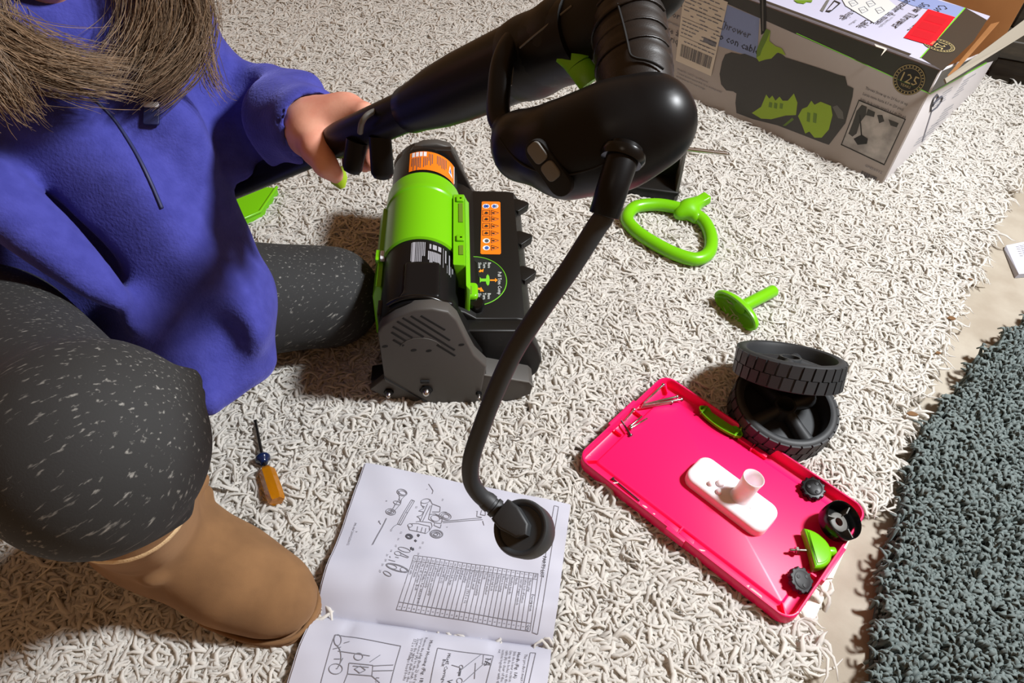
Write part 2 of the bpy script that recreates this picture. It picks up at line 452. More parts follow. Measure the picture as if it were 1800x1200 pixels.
def strand_mesh(rng, count, spread, wid, length, height, segs, taper, wig, lean, cohere=0.75):
    V, Fs = [], []
    ph0 = rng.uniform(0, 6.28)
    for _ in range(count):
        bx, by = rng.normal(0, spread, 2); ph = ph0 + rng.normal(0, cohere); L = length * rng.uniform(0.65, 1.25); Hh = height * rng.uniform(0.75, 1.1)
        wg = rng.uniform(-wig, wig); w0 = wid * rng.uniform(0.75, 1.2); pts = []
        for i in range(segs + 1):
            t = i / segs; a = ph + wg * math.sin(t * 4.2 + ph); r = L * lean * t ** 1.35
            z = -0.022 + Hh * math.sin(min(1, t * 1.12) * math.pi * 0.56) - (0.25 * Hh * max(0, t - 0.72) / 0.28)
            pts.append((bx + r * math.cos(a), by + r * math.sin(a), z))
        o = len(V); n = 4
        for i, p in enumerate(pts):
            t = nrm(np.array(pts[min(i + 1, segs)]) - np.array(pts[max(i - 1, 0)])); a, b, _ = frame_of(t)
            rr = w0 / 2 * (1 - taper * max(0, (i / segs - 0.55) / 0.45) ** 1.5) * (0.7 + 0.3 * min(1, i / 2))
            for k in range(n):
                an = math.pi / 2 * k + 0.4; V.append(tuple(np.array(p) + rr * (a * math.cos(an) + b * 0.6 * math.sin(an))))
        for i in range(segs):
            for k in range(n): j = (k + 1) % n; Fs.append((o+i*n+k, o+i*n+j, o+(i+1)*n+j, o+(i+1)*n+k))
        Fs.append(tuple(o + segs * n + k for k in range(n)))
    me = bpy.data.meshes.new('tuft'); me.from_pydata(V, [], Fs); me.update()
    me.polygons.foreach_set('use_smooth', [True] * len(me.polygons)); return me

def lumpy(P, f, seed):
    r = np.random.RandomState(seed); s = np.zeros(len(P))
    for k in range(7):
        a = r.uniform(0, 6.28); q = f * (0.6 + 0.35 * k); s += np.sin((P[:, 0] * math.cos(a) + P[:, 1] * math.sin(a)) * q + r.uniform(0, 6.28)) / (1 + 0.25 * k)
    return s / 2.6
def pile(name, poly, spacing, matname, parent, tufts, z0, seed, scl=(0.8, 1.2), edge_lean=None):
    rng = np.random.RandomState(seed); poly = np.array(poly); lo, hi = poly.min(0), poly.max(0)
    nx, ny = int((hi[0] - lo[0]) / spacing), int((hi[1] - lo[1]) / spacing)
    X, Y = np.meshgrid(np.arange(nx) * spacing + lo[0], np.arange(ny) * spacing + lo[1], indexing='ij')
    P = np.stack([X.ravel(), Y.ravel()], 1) + rng.uniform(-0.5, 0.5, (nx * ny, 2)) * spacing
    P = P[inside(P, poly)]; P3 = np.column_stack([P, np.zeros(len(P))]); P3 = P3[in_view(P3)]
    # thin out far tufts a little
    tin = np.mean(TRAY, 0) + (np.array(TRAY) - np.mean(TRAY, 0)) * 1.075
    P3 = P3[~(inside(P3[:, :2], tin) | inside(P3[:, :2], np.array(BOXF)))]
    keep = rng.uniform(0, 1, len(P3)) < np.clip(1.45 - 0.28 * P3[:, 1], 0.6, 1); P3 = P3[keep]
    n = len(P3); s = rng.uniform(*scl, n) * (1 + 0.12 * np.clip(P3[:, 1] - 1.0, 0, 1.5)); hz = rng.uniform(0.85, 1.1, n) * (1 + 0.25 * lumpy(P3, 40, seed + 3))
    z = np.full(n, z0) + 0.002 * lumpy(P3, 9, seed)
    for poly_, dz in PRESS: z -= dz * inside(P3[:, :2], poly_)
    for c, r, dz in PRESS_R: z -= dz * (((P3[:, :2] - c) ** 2).sum(1) < r * r)
    big = np.mean(TRAY, 0) + (np.array(TRAY) - np.mean(TRAY, 0)) * np.array([1.12, 1.17]); z -= 0.011 * inside(P3[:, :2], big)
    P3[:, 2] = z
    flow = lumpy(P3, 14, seed + 1) * 3.0 + lumpy(P3, 60, seed + 2) * 1.8
    rot = np.column_stack([rng.normal(0, 0.10, n), rng.normal(0, 0.10, n), flow + rng.normal(0, 0.4, n)])
    me = bpy.data.meshes.new(name); me.from_pydata(P3.tolist(), [], []); me.update()
    for an, ty, data in (('tuft_rot', 'FLOAT_VECTOR', rot), ('tuft_scale', 'FLOAT_VECTOR', np.column_stack([s, s, hz]))):
        at = me.attributes.new(an, ty, 'POINT'); at.data.foreach_set('vector', data.astype(np.float32).ravel())
    at = me.attributes.new('tuft_kind', 'INT', 'POINT'); at.data.foreach_set('value', rng.randint(0, len(tufts), n).astype(np.int32))
    o = link(name, me, matname, parent); o['kind'] = 'stuff'
    coll = bpy.data.collections.new(name + '_tufts')
    for k, tm in enumerate(tufts):
        tm.materials.append(MATS[matname]); to = bpy.data.objects.new('tuft_%02d' % k, tm); coll.objects.link(to)
    ng = bpy.data.node_groups.new(name, 'GeometryNodeTree')
    ng.interface.new_socket('Geometry', in_out='INPUT', socket_type='NodeSocketGeometry')
    ng.interface.new_socket('Geometry', in_out='OUTPUT', socket_type='NodeSocketGeometry')
    N = ng.nodes; gi = N.new('NodeGroupInput'); go = N.new('NodeGroupOutput'); ip = N.new('GeometryNodeInstanceOnPoints')
    ci = N.new('GeometryNodeCollectionInfo'); ci.inputs['Collection'].default_value = coll
    ci.inputs['Separate Children'].default_value = True; ci.inputs['Reset Children'].default_value = True
    def attr(nm, ty):
        a = N.new('GeometryNodeInputNamedAttribute'); a.data_type = ty; a.inputs['Name'].default_value = nm; return a.outputs['Attribute']
    ng.links.new(gi.outputs[0], ip.inputs['Points']); ng.links.new(ci.outputs[0], ip.inputs['Instance'])
    ip.inputs['Pick Instance'].default_value = True
    ng.links.new(attr('tuft_kind', 'INT'), ip.inputs['Instance Index']); ng.links.new(attr('tuft_rot', 'FLOAT_VECTOR'), ip.inputs['Rotation'])
    ng.links.new(attr('tuft_scale', 'FLOAT_VECTOR'), ip.inputs['Scale']); ng.links.new(ip.outputs[0], go.inputs[0])
    md = o.modifiers.new('pile', 'NODES'); md.node_group = ng
    return o

# ----------------------------------------------------------------- white shag rug
edge = [G(*p, -0.02)[:2] for p in ((1376, 1215), (1425, 1105), (1493, 950), (1592, 720), (1692, 480), (1792, 270))]
WRUG = [np.array(edge[0]) + (np.array(edge[0]) - edge[1]) * 4.5] + edge + [np.array(edge[-1]) + (np.array(edge[-1]) - edge[-2]) * 0.55, (cc(0.225, -0.004, 0))[:2], (cc(-0.02, -0.004, 0))[:2], (cc(-0.02, 0.9, 0))[:2], np.array([-1.75, 2.6]), np.array([-1.75, -0.45])]
rug = thing('shag_rug', 'cream white shag rug with long curly pile covering most of the floor', 'rug', (-0.3, 1.0, -0.024))
MB().prism(WRUG, -0.0255, -0.017, bev=0.002).build('backing', 'white_backing', rug)
rg = np.random.RandomState(11)
tw = [strand_mesh(rg, 10, 0.0052, 0.0052, 0.031, 0.0235, 7, 0.8, 1.15, 1.0, 0.5) for _ in range(10)]
pile('pile', WRUG, 0.0106, 'white_yarn', rug, tw, 0.0, 21, (0.9, 1.32))

# ----------------------------------------------------------------- grey shag rug
gedge = [G(*p, -0.005)[:2] for p in ((1545, 1600), (1530, 1300), (1538, 1200), (1540, 1100), (1562, 980), (1590, 880), (1604, 800), (1645, 730), (1690, 680), (1735, 620), (1800, 568), (1900, 490))]
GRUG = gedge[:1] + [np.array([1.3, gedge[0][1]]), np.array([1.45, gedge[-1][1] + 0.05])] + gedge[1:][::-1]
rug2 = thing('shag_rug', 'blue grey shag rug with thick rope-like pile on the concrete', 'rug', (0.9, 0.6, -0.024))
MB().prism(GRUG, -0.0255, -0.015, bev=0.002).build('backing', 'grey_backing', rug2)
tg = [strand_mesh(rg, 5, 0.0045, 0.0056, 0.019, 0.034, 6, 0.35, 0.7, 0.75) for _ in range(8)]
GR2 = (np.array(GRUG) - np.mean(GRUG, 0)) * np.array([0.992, 0.992]) + np.mean(GRUG, 0)
pile('pile', GR2, 0.0088, 'grey_yarn', rug2, tg, 0.0, 33, (0.85, 1.2))

# ----------------------------------------------------------------- crumbs along the rug edge and a scrap of paper
for i, (px, py, lab) in enumerate(((1672, 560, 'brown leaf crumb lying at the white rug edge beside bare concrete'), (1647, 623, 'dark brown leaf crumb at the rug edge, just below another crumb'),
        (1602, 730, 'curled brown leaf crumb at the rug edge nearest the grey rug'), (1705, 492, 'tiny tan leaf crumb at the rug edge near the paper scrap'), (1611, 420, 'tiny dark crumb lying on bright white pile right of the carton'))):
    p = G(px, py, 0.004); rr = np.random.RandomState(50 + i); s = (0.008, 0.006, 0.009, 0.005, 0.004)[i]; mb = MB()
    ol = [(s * rr.uniform(0.5, 1.1) * math.cos(a), s * 0.6 * rr.uniform(0.5, 1.1) * math.sin(a)) for a in np.linspace(0, 2 * math.pi, 9)[:-1]]
    top = [p + np.array([x, y, 0.003 * math.sin(40 * x + i) + 0.002]) for x, y in ol]; bot = [q - np.array([0, 0, 0.0015]) for q in top]
    mb.add(top + bot, [tuple(range(8)), tuple(range(15, 7, -1))] + [(k, 8 + k, 8 + (k + 1) % 8, (k + 1) % 8) for k in range(8)])
    tag(mb.build('leaf_crumb', 'leaf_brown'), lab, 'leaf crumb', 'crumbs along the rug edge')
pz = FLOOR_Z + 0.003
pp = [G(*q, pz) for q in ((1765, 437), (1830, 424), (1850, 482), (1785, 487))]
sheet = thing('paper_scrap', 'small folded white paper scrap lying on the bare concrete', 'paper', pp[0])
MB().prism([p[:2] for p in pp][::-1], pz - 0.002, pz - 0.0006).build('lower_leaf', 'paper', sheet)
MB().add(pp + [p + np.array([0.004, 0.006, 0.004]) for p in pp[:2]] + [pp[2] + np.array([0.002, 0, 0.008]), pp[3] + np.array([0.002, 0, 0.008])], [(0, 1, 2, 3), (4, 7, 6, 5), (0, 4, 5, 1), (3, 2, 6, 7), (0, 3, 7, 4), (1, 5, 6, 2)]).build('upper_leaf', 'paper', sheet)
mb = MB()
for k in range(3):
    a, b = pp[0] * (.7 - k * .12) + pp[1] * (.3 + .12 * k), pp[3] * (.7 - k * .12) + pp[2] * (.3 + k * .12)
    for j in range(5): mb.box(a * (1 - .12 - j * .08) + b * (.12 + j * .08) + np.array([0.002, 0.003, 0.0092 - 0.0 + j * 0.0004]), (0.006, 0.0012, 0.0002))
mb.build('printed_text', 'print_grey', sheet)

# ================================================================= THE RED LID AND WHAT LIES IN IT
TRIM = 0.021
tc4 = [G(*p, TRIM) for p in ((1166, 657), (1530, 895), (1389, 1098), (1016, 802))]
TC = np.mean(tc4, 0); TC[2] = 0.001
TL = nrm((tc4[1] - tc4[0]) + (tc4[2] - tc4[3])); TS = np.array([TL[1], -TL[0], 0.0])
if np.dot(TS, tc4[3] - tc4[0]) < 0: TS = -TS
tl = 0.5 * (np.linalg.norm(tc4[1] - tc4[0]) + np.linalg.norm(tc4[2] - tc4[3])); tw_ = 0.5 * (np.linalg.norm(tc4[3] - tc4[0]) + np.linalg.norm(tc4[2] - tc4[1]))
def TT(p): return TC + TL * p[0] + TS * (-p[1]) + np.array([0, 0, p[2]])   # p: along, across, up
lid = thing('storage_lid', 'bright red plastic box lid lying upside down as a parts tray', 'lid', TC)
rings = [(0.004, 0.0), (0.001, 0.001), (0.0, 0.004), (0.0, TRIM - 0.001), (0.0008, TRIM), (0.0026, TRIM), (0.0034, TRIM - 0.0012), (0.0044, 0.0052), (0.0065, 0.0042), (0.019, 0.0042), (0.0202, 0.005), (0.021, 0.0072), (0.0225, 0.008)]
mb = MB(); vs = []; k = 0
for ins, z in rings:
    ol = rrect(tl - 2 * ins, tw_ - 2 * ins, max(0.019 - ins * 0.8, 0.004), 6); n = len(ol); vs += [TT((x, y, z)) for x, y in ol]
fs = [tuple(reversed(range(n)))] + [(r*n+i, r*n+(i+1)%n, (r+1)*n+(i+1)%n, (r+1)*n+i) for r in range(len(rings)-1) for i in range(n)] + [tuple(range((len(rings)-1)*n, len(rings)*n))]
mb.add(vs, fs).build('tray', 'red_plastic', lid, smooth=50)
RT = np.stack([TL, -TS, [0, 0, 1]], 1)
for sy in (-1, 1):
    mb = MB(); y0 = sy * (tw_ / 2 - 0.0125)
    for sx in (-1, 1): mb.prism([(0.012 * sx - 0.011, y0 - 0.0035), (0.012 * sx + 0.011, y0 - 0.0035), (0.012 * sx + 0.009, y0 + 0.0035), (0.012 * sx - 0.009, y0 + 0.0035)], 0.003, 0.0105, bev=0.0008, M=TT)
    mb.build('clip_rib', 'red_plastic', lid, smooth=40)
    MB().prism([(-0.001, y0 - 0.0085), (0.001, y0 - 0.0085), (0.001, y0 + 0.0085), (-0.001, y0 + 0.0085)], 0.003, 0.0125, M=TT).build('clip_rib', 'red_plastic', lid)
    MB().prism([(-0.014, sy * (tw_ / 2 + 0.001) - 0.0022), (0.014, sy * (tw_ / 2 + 0.001) - 0.0022), (0.014, sy * (tw_ / 2 + 0.001) + 0.0022), (-0.014, sy * (tw_ / 2 + 0.001) + 0.0022)], 0.008, TRIM, bev=0.0008, M=TT).build('latch_lip', 'red_plastic', lid, smooth=40)
for sx in (-1, 1):
    MB().prism([(sx * (tl / 2 + 0.001) - 0.0025, -0.03), (sx * (tl / 2 + 0.001) + 0.0025, -0.03), (sx * (tl / 2 + 0.001) + 0.0025, 0.03), (sx * (tl / 2 + 0.001) - 0.0025, 0.03)], 0.009, TRIM, bev=0.0008, M=TT).build('latch_lip', 'red_plastic', lid, smooth=40)
    for sy in (-1, 1):
        a = np.array([sx * (tl / 2 - 0.0065), sy * (tw_ / 2 - 0.0065)]); b = np.array([sx * (tl / 2 - 0.021), sy * (tw_ / 2 - 0.021)]); t = nrm(b - a); q = np.array([-t[1], t[0]]) * 0.0016
        MB().prism([a + q, b + q * .4, b - q * .4, a - q] if False else [a - q, b - q * .4, b + q * .4, a + q], 0.003, 0.0125, bev=0.0003, M=TT).build('corner_rib', 'red_plastic', lid)
    for dy in (-0.024, 0.024):
        x0 = sx * (tl / 2 - 0.0125); MB().prism([(x0 - 0.006, dy - 0.0012), (x0 + 0.006, dy - 0.0012), (x0 + 0.006, dy + 0.0012), (x0 - 0.006, dy + 0.0012)], 0.003, 0.011, M=TT).build('clip_rib', 'red_plastic', lid)
PZ = 0.0092
# white spout piece
fa, fb = G(1237, 833, 0.018), G(1334, 906, 0.018); fc = (fa + fb) / 2; fc[2] = PZ; fl = nrm(fb - fa); fl[2] = 0; fl = nrm(fl); fs_ = np.array([-fl[1], fl[0], 0])
sp = thing('plastic_spout', 'small white plastic base with an upright open tube in the red lid', 'spout', fc)
def FM(p): return fc + fl * p[0] + fs_ * p[1] + np.array([0, 0, p[2]])
L_ = np.linalg.norm(fb - fa) + 0.036
MB().prism(rrect(L_, 0.052, 0.015, 6), 0, 0.016, bev=0.0055, M=FM, bev_bottom=False).build('base', 'white_plastic', sp, smooth=60)
tb = FM((0.012, 0.004, 0.014)); tdir = nrm(fl * 0.05 + fs_ * 0.12 + np.array([0, 0, 1]))
MB().lathe([(0.0165, -0.002), (0.0135, 0.004), (0.0125, 0.012), (0.0128, 0.03), (0.0142, 0.042), (0.0137, 0.0425), (0.0130, 0.042), (0.0114, 0.03), (0.011, 0.008), (0.0, 0.006)], tb, tdir, 32, cap=False).build('tube', 'white_plastic', sp, smooth=60)
MB().prism([(0.026, 0.0), (0.032, 0.0), (0.026, 0.004)], 0, 0.001, M=lambda p: FM((p[0], p[1] - 0.004, 0.0155 + p[2]))).build('gusset', 'white_plastic', sp)
for dx, dy, r in ((-0.018, -0.002, 0.0055), (-0.027, -0.012, 0.004), (-0.012, -0.014, 0.0045)):
    MB().lathe([(r, 0), (r * .95, 0.004), (r * .6, 0.0065), (0, 0.007)], FM((dx, dy, 0.0145)), (0, 0, 1), 16).build('peg', 'white_plastic', sp, smooth=60)

# bolts and screws
def bolt(a, b, r, hr, ht, name, label, group, m='steel', thread=True):
    a = np.array(a); b = np.array(b); t = thing(name, label, 'bolt' if 'bolt' in name else 'screw', a, group)
    d = b - a; L = np.linalg.norm(d); n = max(4, int(L * 0.45 / 0.0012)); prof = [(r, 0)] + [(r, L * 0.55)]
    for i in range(n):
        z = L * 0.55 + L * 0.45 * i / n; prof += [(r, z), (r * 0.82, z + 0.0006)]
    prof += [(r * 0.7, L)]
    MB().lathe(prof, a, d, 10).build('shank', m, t, smooth=40)
    MB().lathe([(hr * .75, -ht), (hr, -ht * .55), (hr, 0)], a, d, 18).build('head', m, t, smooth=40)
    return t
zb = PZ + 0.0022
for (p, q, za, zc, lab) in (((1165, 677), (1131, 708), .012, .0025, 'long steel bolt standing apart at an angle, head towards the lid corner'), ((1189, 697), (1130, 711), .006, .0025, 'long steel bolt lying second of the crossed bundle, head higher'),
        ((1197, 702), (1129, 713), .0045, .006, 'long steel bolt reaching farthest towards the middle of the red lid'), ((1180, 707), (1127, 716), .0025, .0025, 'long steel bolt lowest in the crossed bundle by the lid corner')):
    bolt(G(*p, PZ + za), G(*q, PZ + zc), 0.0018, 0.0033, 0.0026, 'carriage_bolt', lab, 'long bolts in the red lid')
for (p, q, za, zc, lab) in (((1114, 720), (1097, 740), .009, .002, 'short screw leaning on the lid rim, nearest the long bolts'), ((1108, 764), (1090, 735), .002, .004, 'short dark screw lying across the others along the lid rim'),
        ((1109, 748), (1129, 731), .002, .005, 'short screw, upper one of the pair pointing into the lid'), ((1109, 752), (1138, 735), .002, .003, 'short screw, lower one of the pair pointing into the lid')):
    bolt(G(*p, PZ + za), G(*q, PZ + zc), 0.0015, 0.003, 0.0022, 'machine_screw', lab, 'short screws in the red lid', 'steel' if 'dark' not in lab else 'dark_steel')

# green oval cover
ga, gb = G(1229, 716, PZ + 0.004), G(1304, 768, PZ + 0.004); gc = (ga + gb) / 2; gc[2] = PZ; gl = nrm(gb - ga); gl[2] = 0; gl = nrm(gl); gs = np.array([-gl[1], gl[0], 0]); gL = np.linalg.norm(gb - ga) / 2
cov = thing('oval_cover', 'slim green oval plastic cover lying along the red lid edge', 'cover', gc)
GM = lambda p: gc + gl * p[0] + gs * p[1] + np.array([0, 0, p[2]])
def oval_rings(mb, rr, M, n=36):
    vs = []
    for a, b, z in rr: vs += [M((a * math.cos(t), b * math.sin(t), z)) for t in np.linspace(0, 2 * math.pi, n + 1)[:-1]]
    fs = [tuple(reversed(range(n)))] + [(r*n+i, r*n+(i+1)%n, (r+1)*n+(i+1)%n, (r+1)*n+i) for r in range(len(rr)-1) for i in range(n)] + [tuple(range((len(rr)-1)*n, len(rr)*n))]
    return mb.add(vs, fs)
oval_rings(MB(), [(gL - .004, .008, 0), (gL - .0006, .0112, .002), (gL, .0118, .0075), (gL - .0016, .0102, .0075), (gL - .003, .0088, .003), (gL - .012, .0078, .0028)], GM).build('dish', 'green_plastic', cov, smooth=45)
for s in (-1, 1):
    MB().prism(rrect(0.003, 0.018, 0.001, 2), 0.003, 0.0088, bev=0.0005, M=lambda p: GM((p[0] + s * gL * 0.78, p[1], p[2]))).build('end_rib', 'green_plastic', cov, smooth=40)
    MB().tube([GM((s * gL * .8, s * .006, .008)), GM((s * gL * .8, s * .0095, .0125))], [.0016, .0012], 8).build('clip', 'green_plastic', cov, smooth=40)

# star knobs
def star_knob(c, tilt, label, m):
    t = thing('star_knob', label, 'knob', c, 'black star knobs in the red lid')
    n = 60; ol = [((0.0152 + 0.0013 * math.copysign(abs(math.cos(5.5 * a)) ** .6, math.cos(11 * a))) * math.cos(a), (0.0152 + 0.0013 * math.copysign(abs(math.cos(5.5 * a)) ** .6, math.cos(11 * a))) * math.sin(a)) for a in np.linspace(0, 2 * math.pi, n + 1)[:-1]]
    R = np.array(Euler(tilt).to_matrix()); M = lambda p: np.array(c) + R @ np.array(p)
    MB().prism(ol, 0, 0.008, bev=0.0012, M=M).build('knob_body', m, t, smooth=50)
    MB().lathe([(0.0112, 0), (0.0112, 0.0012), (0.0098, 0.0018), (0.004, 0.0022), (0, 0.0022)], M((0, 0, 0.0075)), R[:, 2], 28).build('face_disc', m, t, smooth=50)
    for k in range(3):
        a = k * 2.094 + 0.6; MB().lathe([(0.0026, 0), (0.0024, 0.001), (0, 0.0012)], M((0.007 * math.cos(a), 0.007 * math.sin(a), 0.0092)), R[:, 2], 12).build('dimple', m, t, smooth=50)
star_knob(G(1427, 861, PZ + 0.003), (0.12, -0.1, 0.3), 'black star knob lying alone against the far long rim of the red lid', 'black_satin')
star_knob(G(1403, 1021, PZ + 0.004), (0.22, 0.28, 0.1), 'black star knob with shiny face near the close corner of the red lid', 'rubber')

# black cup-shaped knob
cc_ = G(1461, 926, PZ + 0.002); R = np.array(Euler((0.28, 0.16, 0.5)).to_matrix()); cupz = R[:, 2]
cup = thing('cup_knob', 'hollow black cup-shaped knob with inner ribs in the red lid', 'knob', cc_); cb = cc_ + np.array([0, 0, 0.0065])
MB().lathe([(0.020, 0), (0.0235, 0.002), (0.0252, 0.012), (0.0255, 0.022), (0.0248, 0.0228), (0.0238, 0.022), (0.0232, 0.006), (0.0215, 0.0035), (0, 0.0035)], cb, cupz, 40).build('shell', 'black_gloss', cup, smooth=50)
MB().lathe([(0.006, 0.003), (0.0125, 0.003), (0.0128, 0.011), (0.012, 0.0118), (0.0055, 0.0118), (0.0052, 0.003)], cb, cupz, 28, cap=False).build('hub', 'grey_insert', cup, smooth=50)
for k in range(3):
    a = 0.5 + k * 2.094; d = R @ np.array([math.cos(a), math.sin(a), 0]); s2 = R @ np.array([-math.sin(a), math.cos(a), 0])
    MB().box(cb + d * 0.0178 + cupz * 0.0115, (0.0115, 0.0016, 0.017), np.stack([d, s2, cupz], 1)).build('rib', 'grey_insert', cup)
MB().lathe([(0.0042, 0.0038), (0, 0.0038)], cb, cupz, 16).build('bore', 'sticker_red_dark', cup)

# green half-round wing knob on its bolt
wc = G(1437, 968, PZ + 0.008); wb = nrm(G(1395, 970, PZ + .008) - G(1475, 973, PZ + .008)); wb[2] = 0; wb = nrm(wb); wv = np.array([-wb[1], wb[0], 0])
wk = thing('wing_knob', 'green half-round wing knob with a steel bolt through it in the red lid', 'knob', wc)
WM = lambda p: wc + wb * p[0] + wv * p[1] + np.array([0, 0, p[2] * 1.0 + 0.12 * p[0]])
half = [(0.014, -0.0268), (0.0125, 0.0)] + [(0.014, 0.0268)] + [(0.014 - 0.030 * math.sin(a), 0.0268 * math.cos(a)) for a in np.linspace(0.12, math.pi - 0.12, 16)]
MB().prism(half, -0.008, 0.008, bev=0.0035, M=WM).build('wing', 'green_plastic', wk, smooth=60)
half2 = [(0.009, -0.021), (0.009, 0.021)] + [(0.009 - 0.021 * math.sin(a), 0.021 * math.cos(a)) for a in np.linspace(0.12, math.pi - 0.12, 16)]
MB().prism(half2, 0.0075, 0.009, bev=0.0006, M=WM).build('raised_face', 'green_plastic', wk, smooth=50)
MB().lathe([(0.0065, 0.014), (0.0065, 0.022), (0.006, 0.0228), (0, 0.0228)], wc + np.array([0, 0, -0.0015]), -wb, 20).build('collar', 'green_plastic', wk, smooth=50)
bt = MB().lathe([(0.002, 0.011), (0.002, 0.034), (0.0014, 0.036), (0, 0.036)], wc, wb, 12).build('bolt_shaft', 'steel', wk, smooth=50)
MB().lathe([(0.0042, 0.0245), (0.0046, 0.025), (0.0046, 0.028), (0.0042, 0.0285)], wc, wb, 6).build('nut', 'steel', wk)
MB().lathe([(0.0022, 0.02), (0.0022, 0.0265), (0, 0.0265)], wc + np.array([0, 0, -0.0015]), -wb, 12).build('bolt_end', 'steel', wk, smooth=50)
# thin dark pin in the lid channel
pa, pb = G(1077, 841, 0.0075), G(1124, 880, 0.0075)
pin = thing('hitch_pin', 'thin dark metal pin lying in the channel of the red lid', 'pin', pa)
MB().tube([pa, pb], 0.0011, 8).build('shaft', 'print_black', pin, smooth=50)
MB().lathe([(0.0022, -0.001), (0.0022, 0.0012), (0, 0.0012)], pa, nrm(pb - pa), 12).build('head', 'print_black', pin, smooth=50)

# ================================================================= WHEELS
def wheel(label, face_c, nz, spin):
    """face_c: centre of the open face, nz: axle direction out of that face"""
    nz = nrm(nz); a, b, _ = frame_of(nz, (1, 0, 0)); ax, ay = a * math.cos(spin) + b * math.sin(spin), -a * math.sin(spin) + b * math.cos(spin)
    R, Wd = 0.0745, 0.040; o = np.array(face_c) - nz * Wd
    t = thing('wheel', label, 'wheel', o, 'loose wheels beside the red lid')
    prof = [(0.060, 0.0), (R - 0.004, 0.0), (R - 0.0015, 0.002), (R - 0.0015, Wd - 0.002), (R - 0.004, Wd), (0.066, Wd + 0.0008), (0.0625, Wd - 0.001), (0.0605, Wd - 0.006), (0.0595, 0.006), (0.060, 0.0)]
    MB().lathe(prof, o, nz, 72, cap=False).build('tyre', 'rubber', t, smooth=40)
    blk = None
    for row, (z0, z1) in enumerate(((0.002, 0.0195), (0.0205, Wd - 0.002))):
        mb = MB(); n = 30
        for k in range(n):
            a0 = 2 * math.pi * (k + 0.5 * row) / n; a1 = a0 + 2 * math.pi / n * 0.82; sk = 0.035
            P_ = lambda an, r, z: o + nz * z + r * (ax * math.cos(an) + ay * math.sin(an))
            q = [P_(an, r, z) for r in (R - 0.003, R + 0.0012) for an, z in ((a0, z0), (a1, z0), (a1 + sk, z1), (a0 + sk, z1))]
            mb.add(q, [(3,2,1,0),(4,5,6,7),(0,1,5,4),(1,2,6,5),(2,3,7,6),(3,0,4,7)])
        mb.build('tread_blocks', 'rubber', t)
    MB().lathe([(0.0605, 0.005), (0.0605, 0.009), (0.012, 0.011), (0.012, 0.005)], o, nz, 48, cap=False).build('web', 'rubber', t, smooth=40)
    MB().lathe([(0.0165, 0.006), (0.0162, Wd - 0.008), (0.0155, Wd - 0.006), (0.0122, Wd - 0.006), (0.0115, 0.012), (0.0, 0.012)], o, nz, 32, cap=False).build('hub', 'rubber', t, smooth=40)
    for k in range(4):
        an = k * math.pi / 2 + 0.3; d = ax * math.cos(an) + ay * math.sin(an)
        MB().tube([o + nz * (Wd - 0.016) + d * 0.013, o + nz * (Wd - 0.021) + d * 0.036, o + nz * (Wd - 0.026) + d * 0.061], [0.0085, 0.0095, 0.012], 14, flat=(1, 1.25), hint=tuple(nz)).build('spoke', 'rubber', t, smooth=60)
    return t
wheel('black ribbed wheel lying flat on the rug under another wheel', G(1384, 706, 0.043), (0.03, -0.06, 1), 0.2)
wheel('black ribbed wheel tilted on top of another wheel', G(1392, 620, 0.100), (0.03, 0.55, 0.83), 0.8)

# ================================================================= GREEN LOOSE PARTS AND SCREWDRIVER
z4 = lambda x, y: (1060 + x / 3.3333, 240 + y / 3.3333)
hp = [(140, 480, .012), (185, 415, .013), (300, 398, .015), (410, 412, .017), (500, 440, .019), (585, 490, .016), (630, 580, .013), (622, 675, .012), (548, 718, .012), (430, 690, .012), (300, 625, .012), (190, 550, .012)]
pts = smooth_path([G(*z4(x, y), z) for x, y, z in [(a_, b_, c_ + .002) for a_, b_, c_ in hp]], 6, True)
lh = thing('loop_handle', 'bright green plastic loop handle lying on the rug', 'handle', pts[0])
MB().loop_tube(pts, 0.0122, 16).build('loop', 'green_plastic', lh, smooth=180)
c0 = G(*z4(495, 425), 0.02); c1 = G(*z4(580, 375), 0.028); c2 = G(*z4(545, 470), 0.018)
ld = nrm(c1 - c0); R3 = np.stack(frame_of(ld))
solid('mount', [(s_ell(c0, (0.018, 0.018, 0.031), R3), .01), (s_cap(c0, c2, 0.0155, 0.0135), .01), (s_box((c0 + c1) / 2 + ld * 0.008, (0.0105, 0.009, 0.024), R3, 0.003), .008), ('cut', s_box(c1 + ld * 0.012, (0.005, 0.0045, 0.012), R3, 0.001), .001)], *bounds([c0, c1, c2], 0.05), 0.0018, 'green_plastic', lh)
sa, sb = G(*z4(1078, 862), 0.016), G(*z4(800, 1005), 0.017); sd = nrm(sa - sb)
tk = thing('pull_knob', 'green plastic pull knob with an oval dish and long stem on the rug', 'knob', sb)
MB().lathe([(0.0105, 0.0), (0.0108, 0.01), (0.0108, 0.082), (0.0098, 0.084), (0.0075, 0.084), (0.007, 0.074), (0, 0.074)], sb, sd, 28).build('stem', 'green_plastic', tk, smooth=50)
kh = nrm(np.cross(sd, [0, 0, 1])); kv = np.cross(kh, sd)
KM = lambda p: sb + kh * p[0] + kv * p[1] + sd * p[2]
oval_rings(MB(), [(.010, .009, .012), (.020, .011, .007), (.036, .017, .003), (.046, .0225, -.004), (.0475, .024, -.009), (.0465, .023, -.012), (.0425, .019, -.012), (.039, .0165, -.006), (.03, .012, .002), (.012, .005, .004)], KM, 48).build('dish', 'green_plastic', tk, smooth=60)
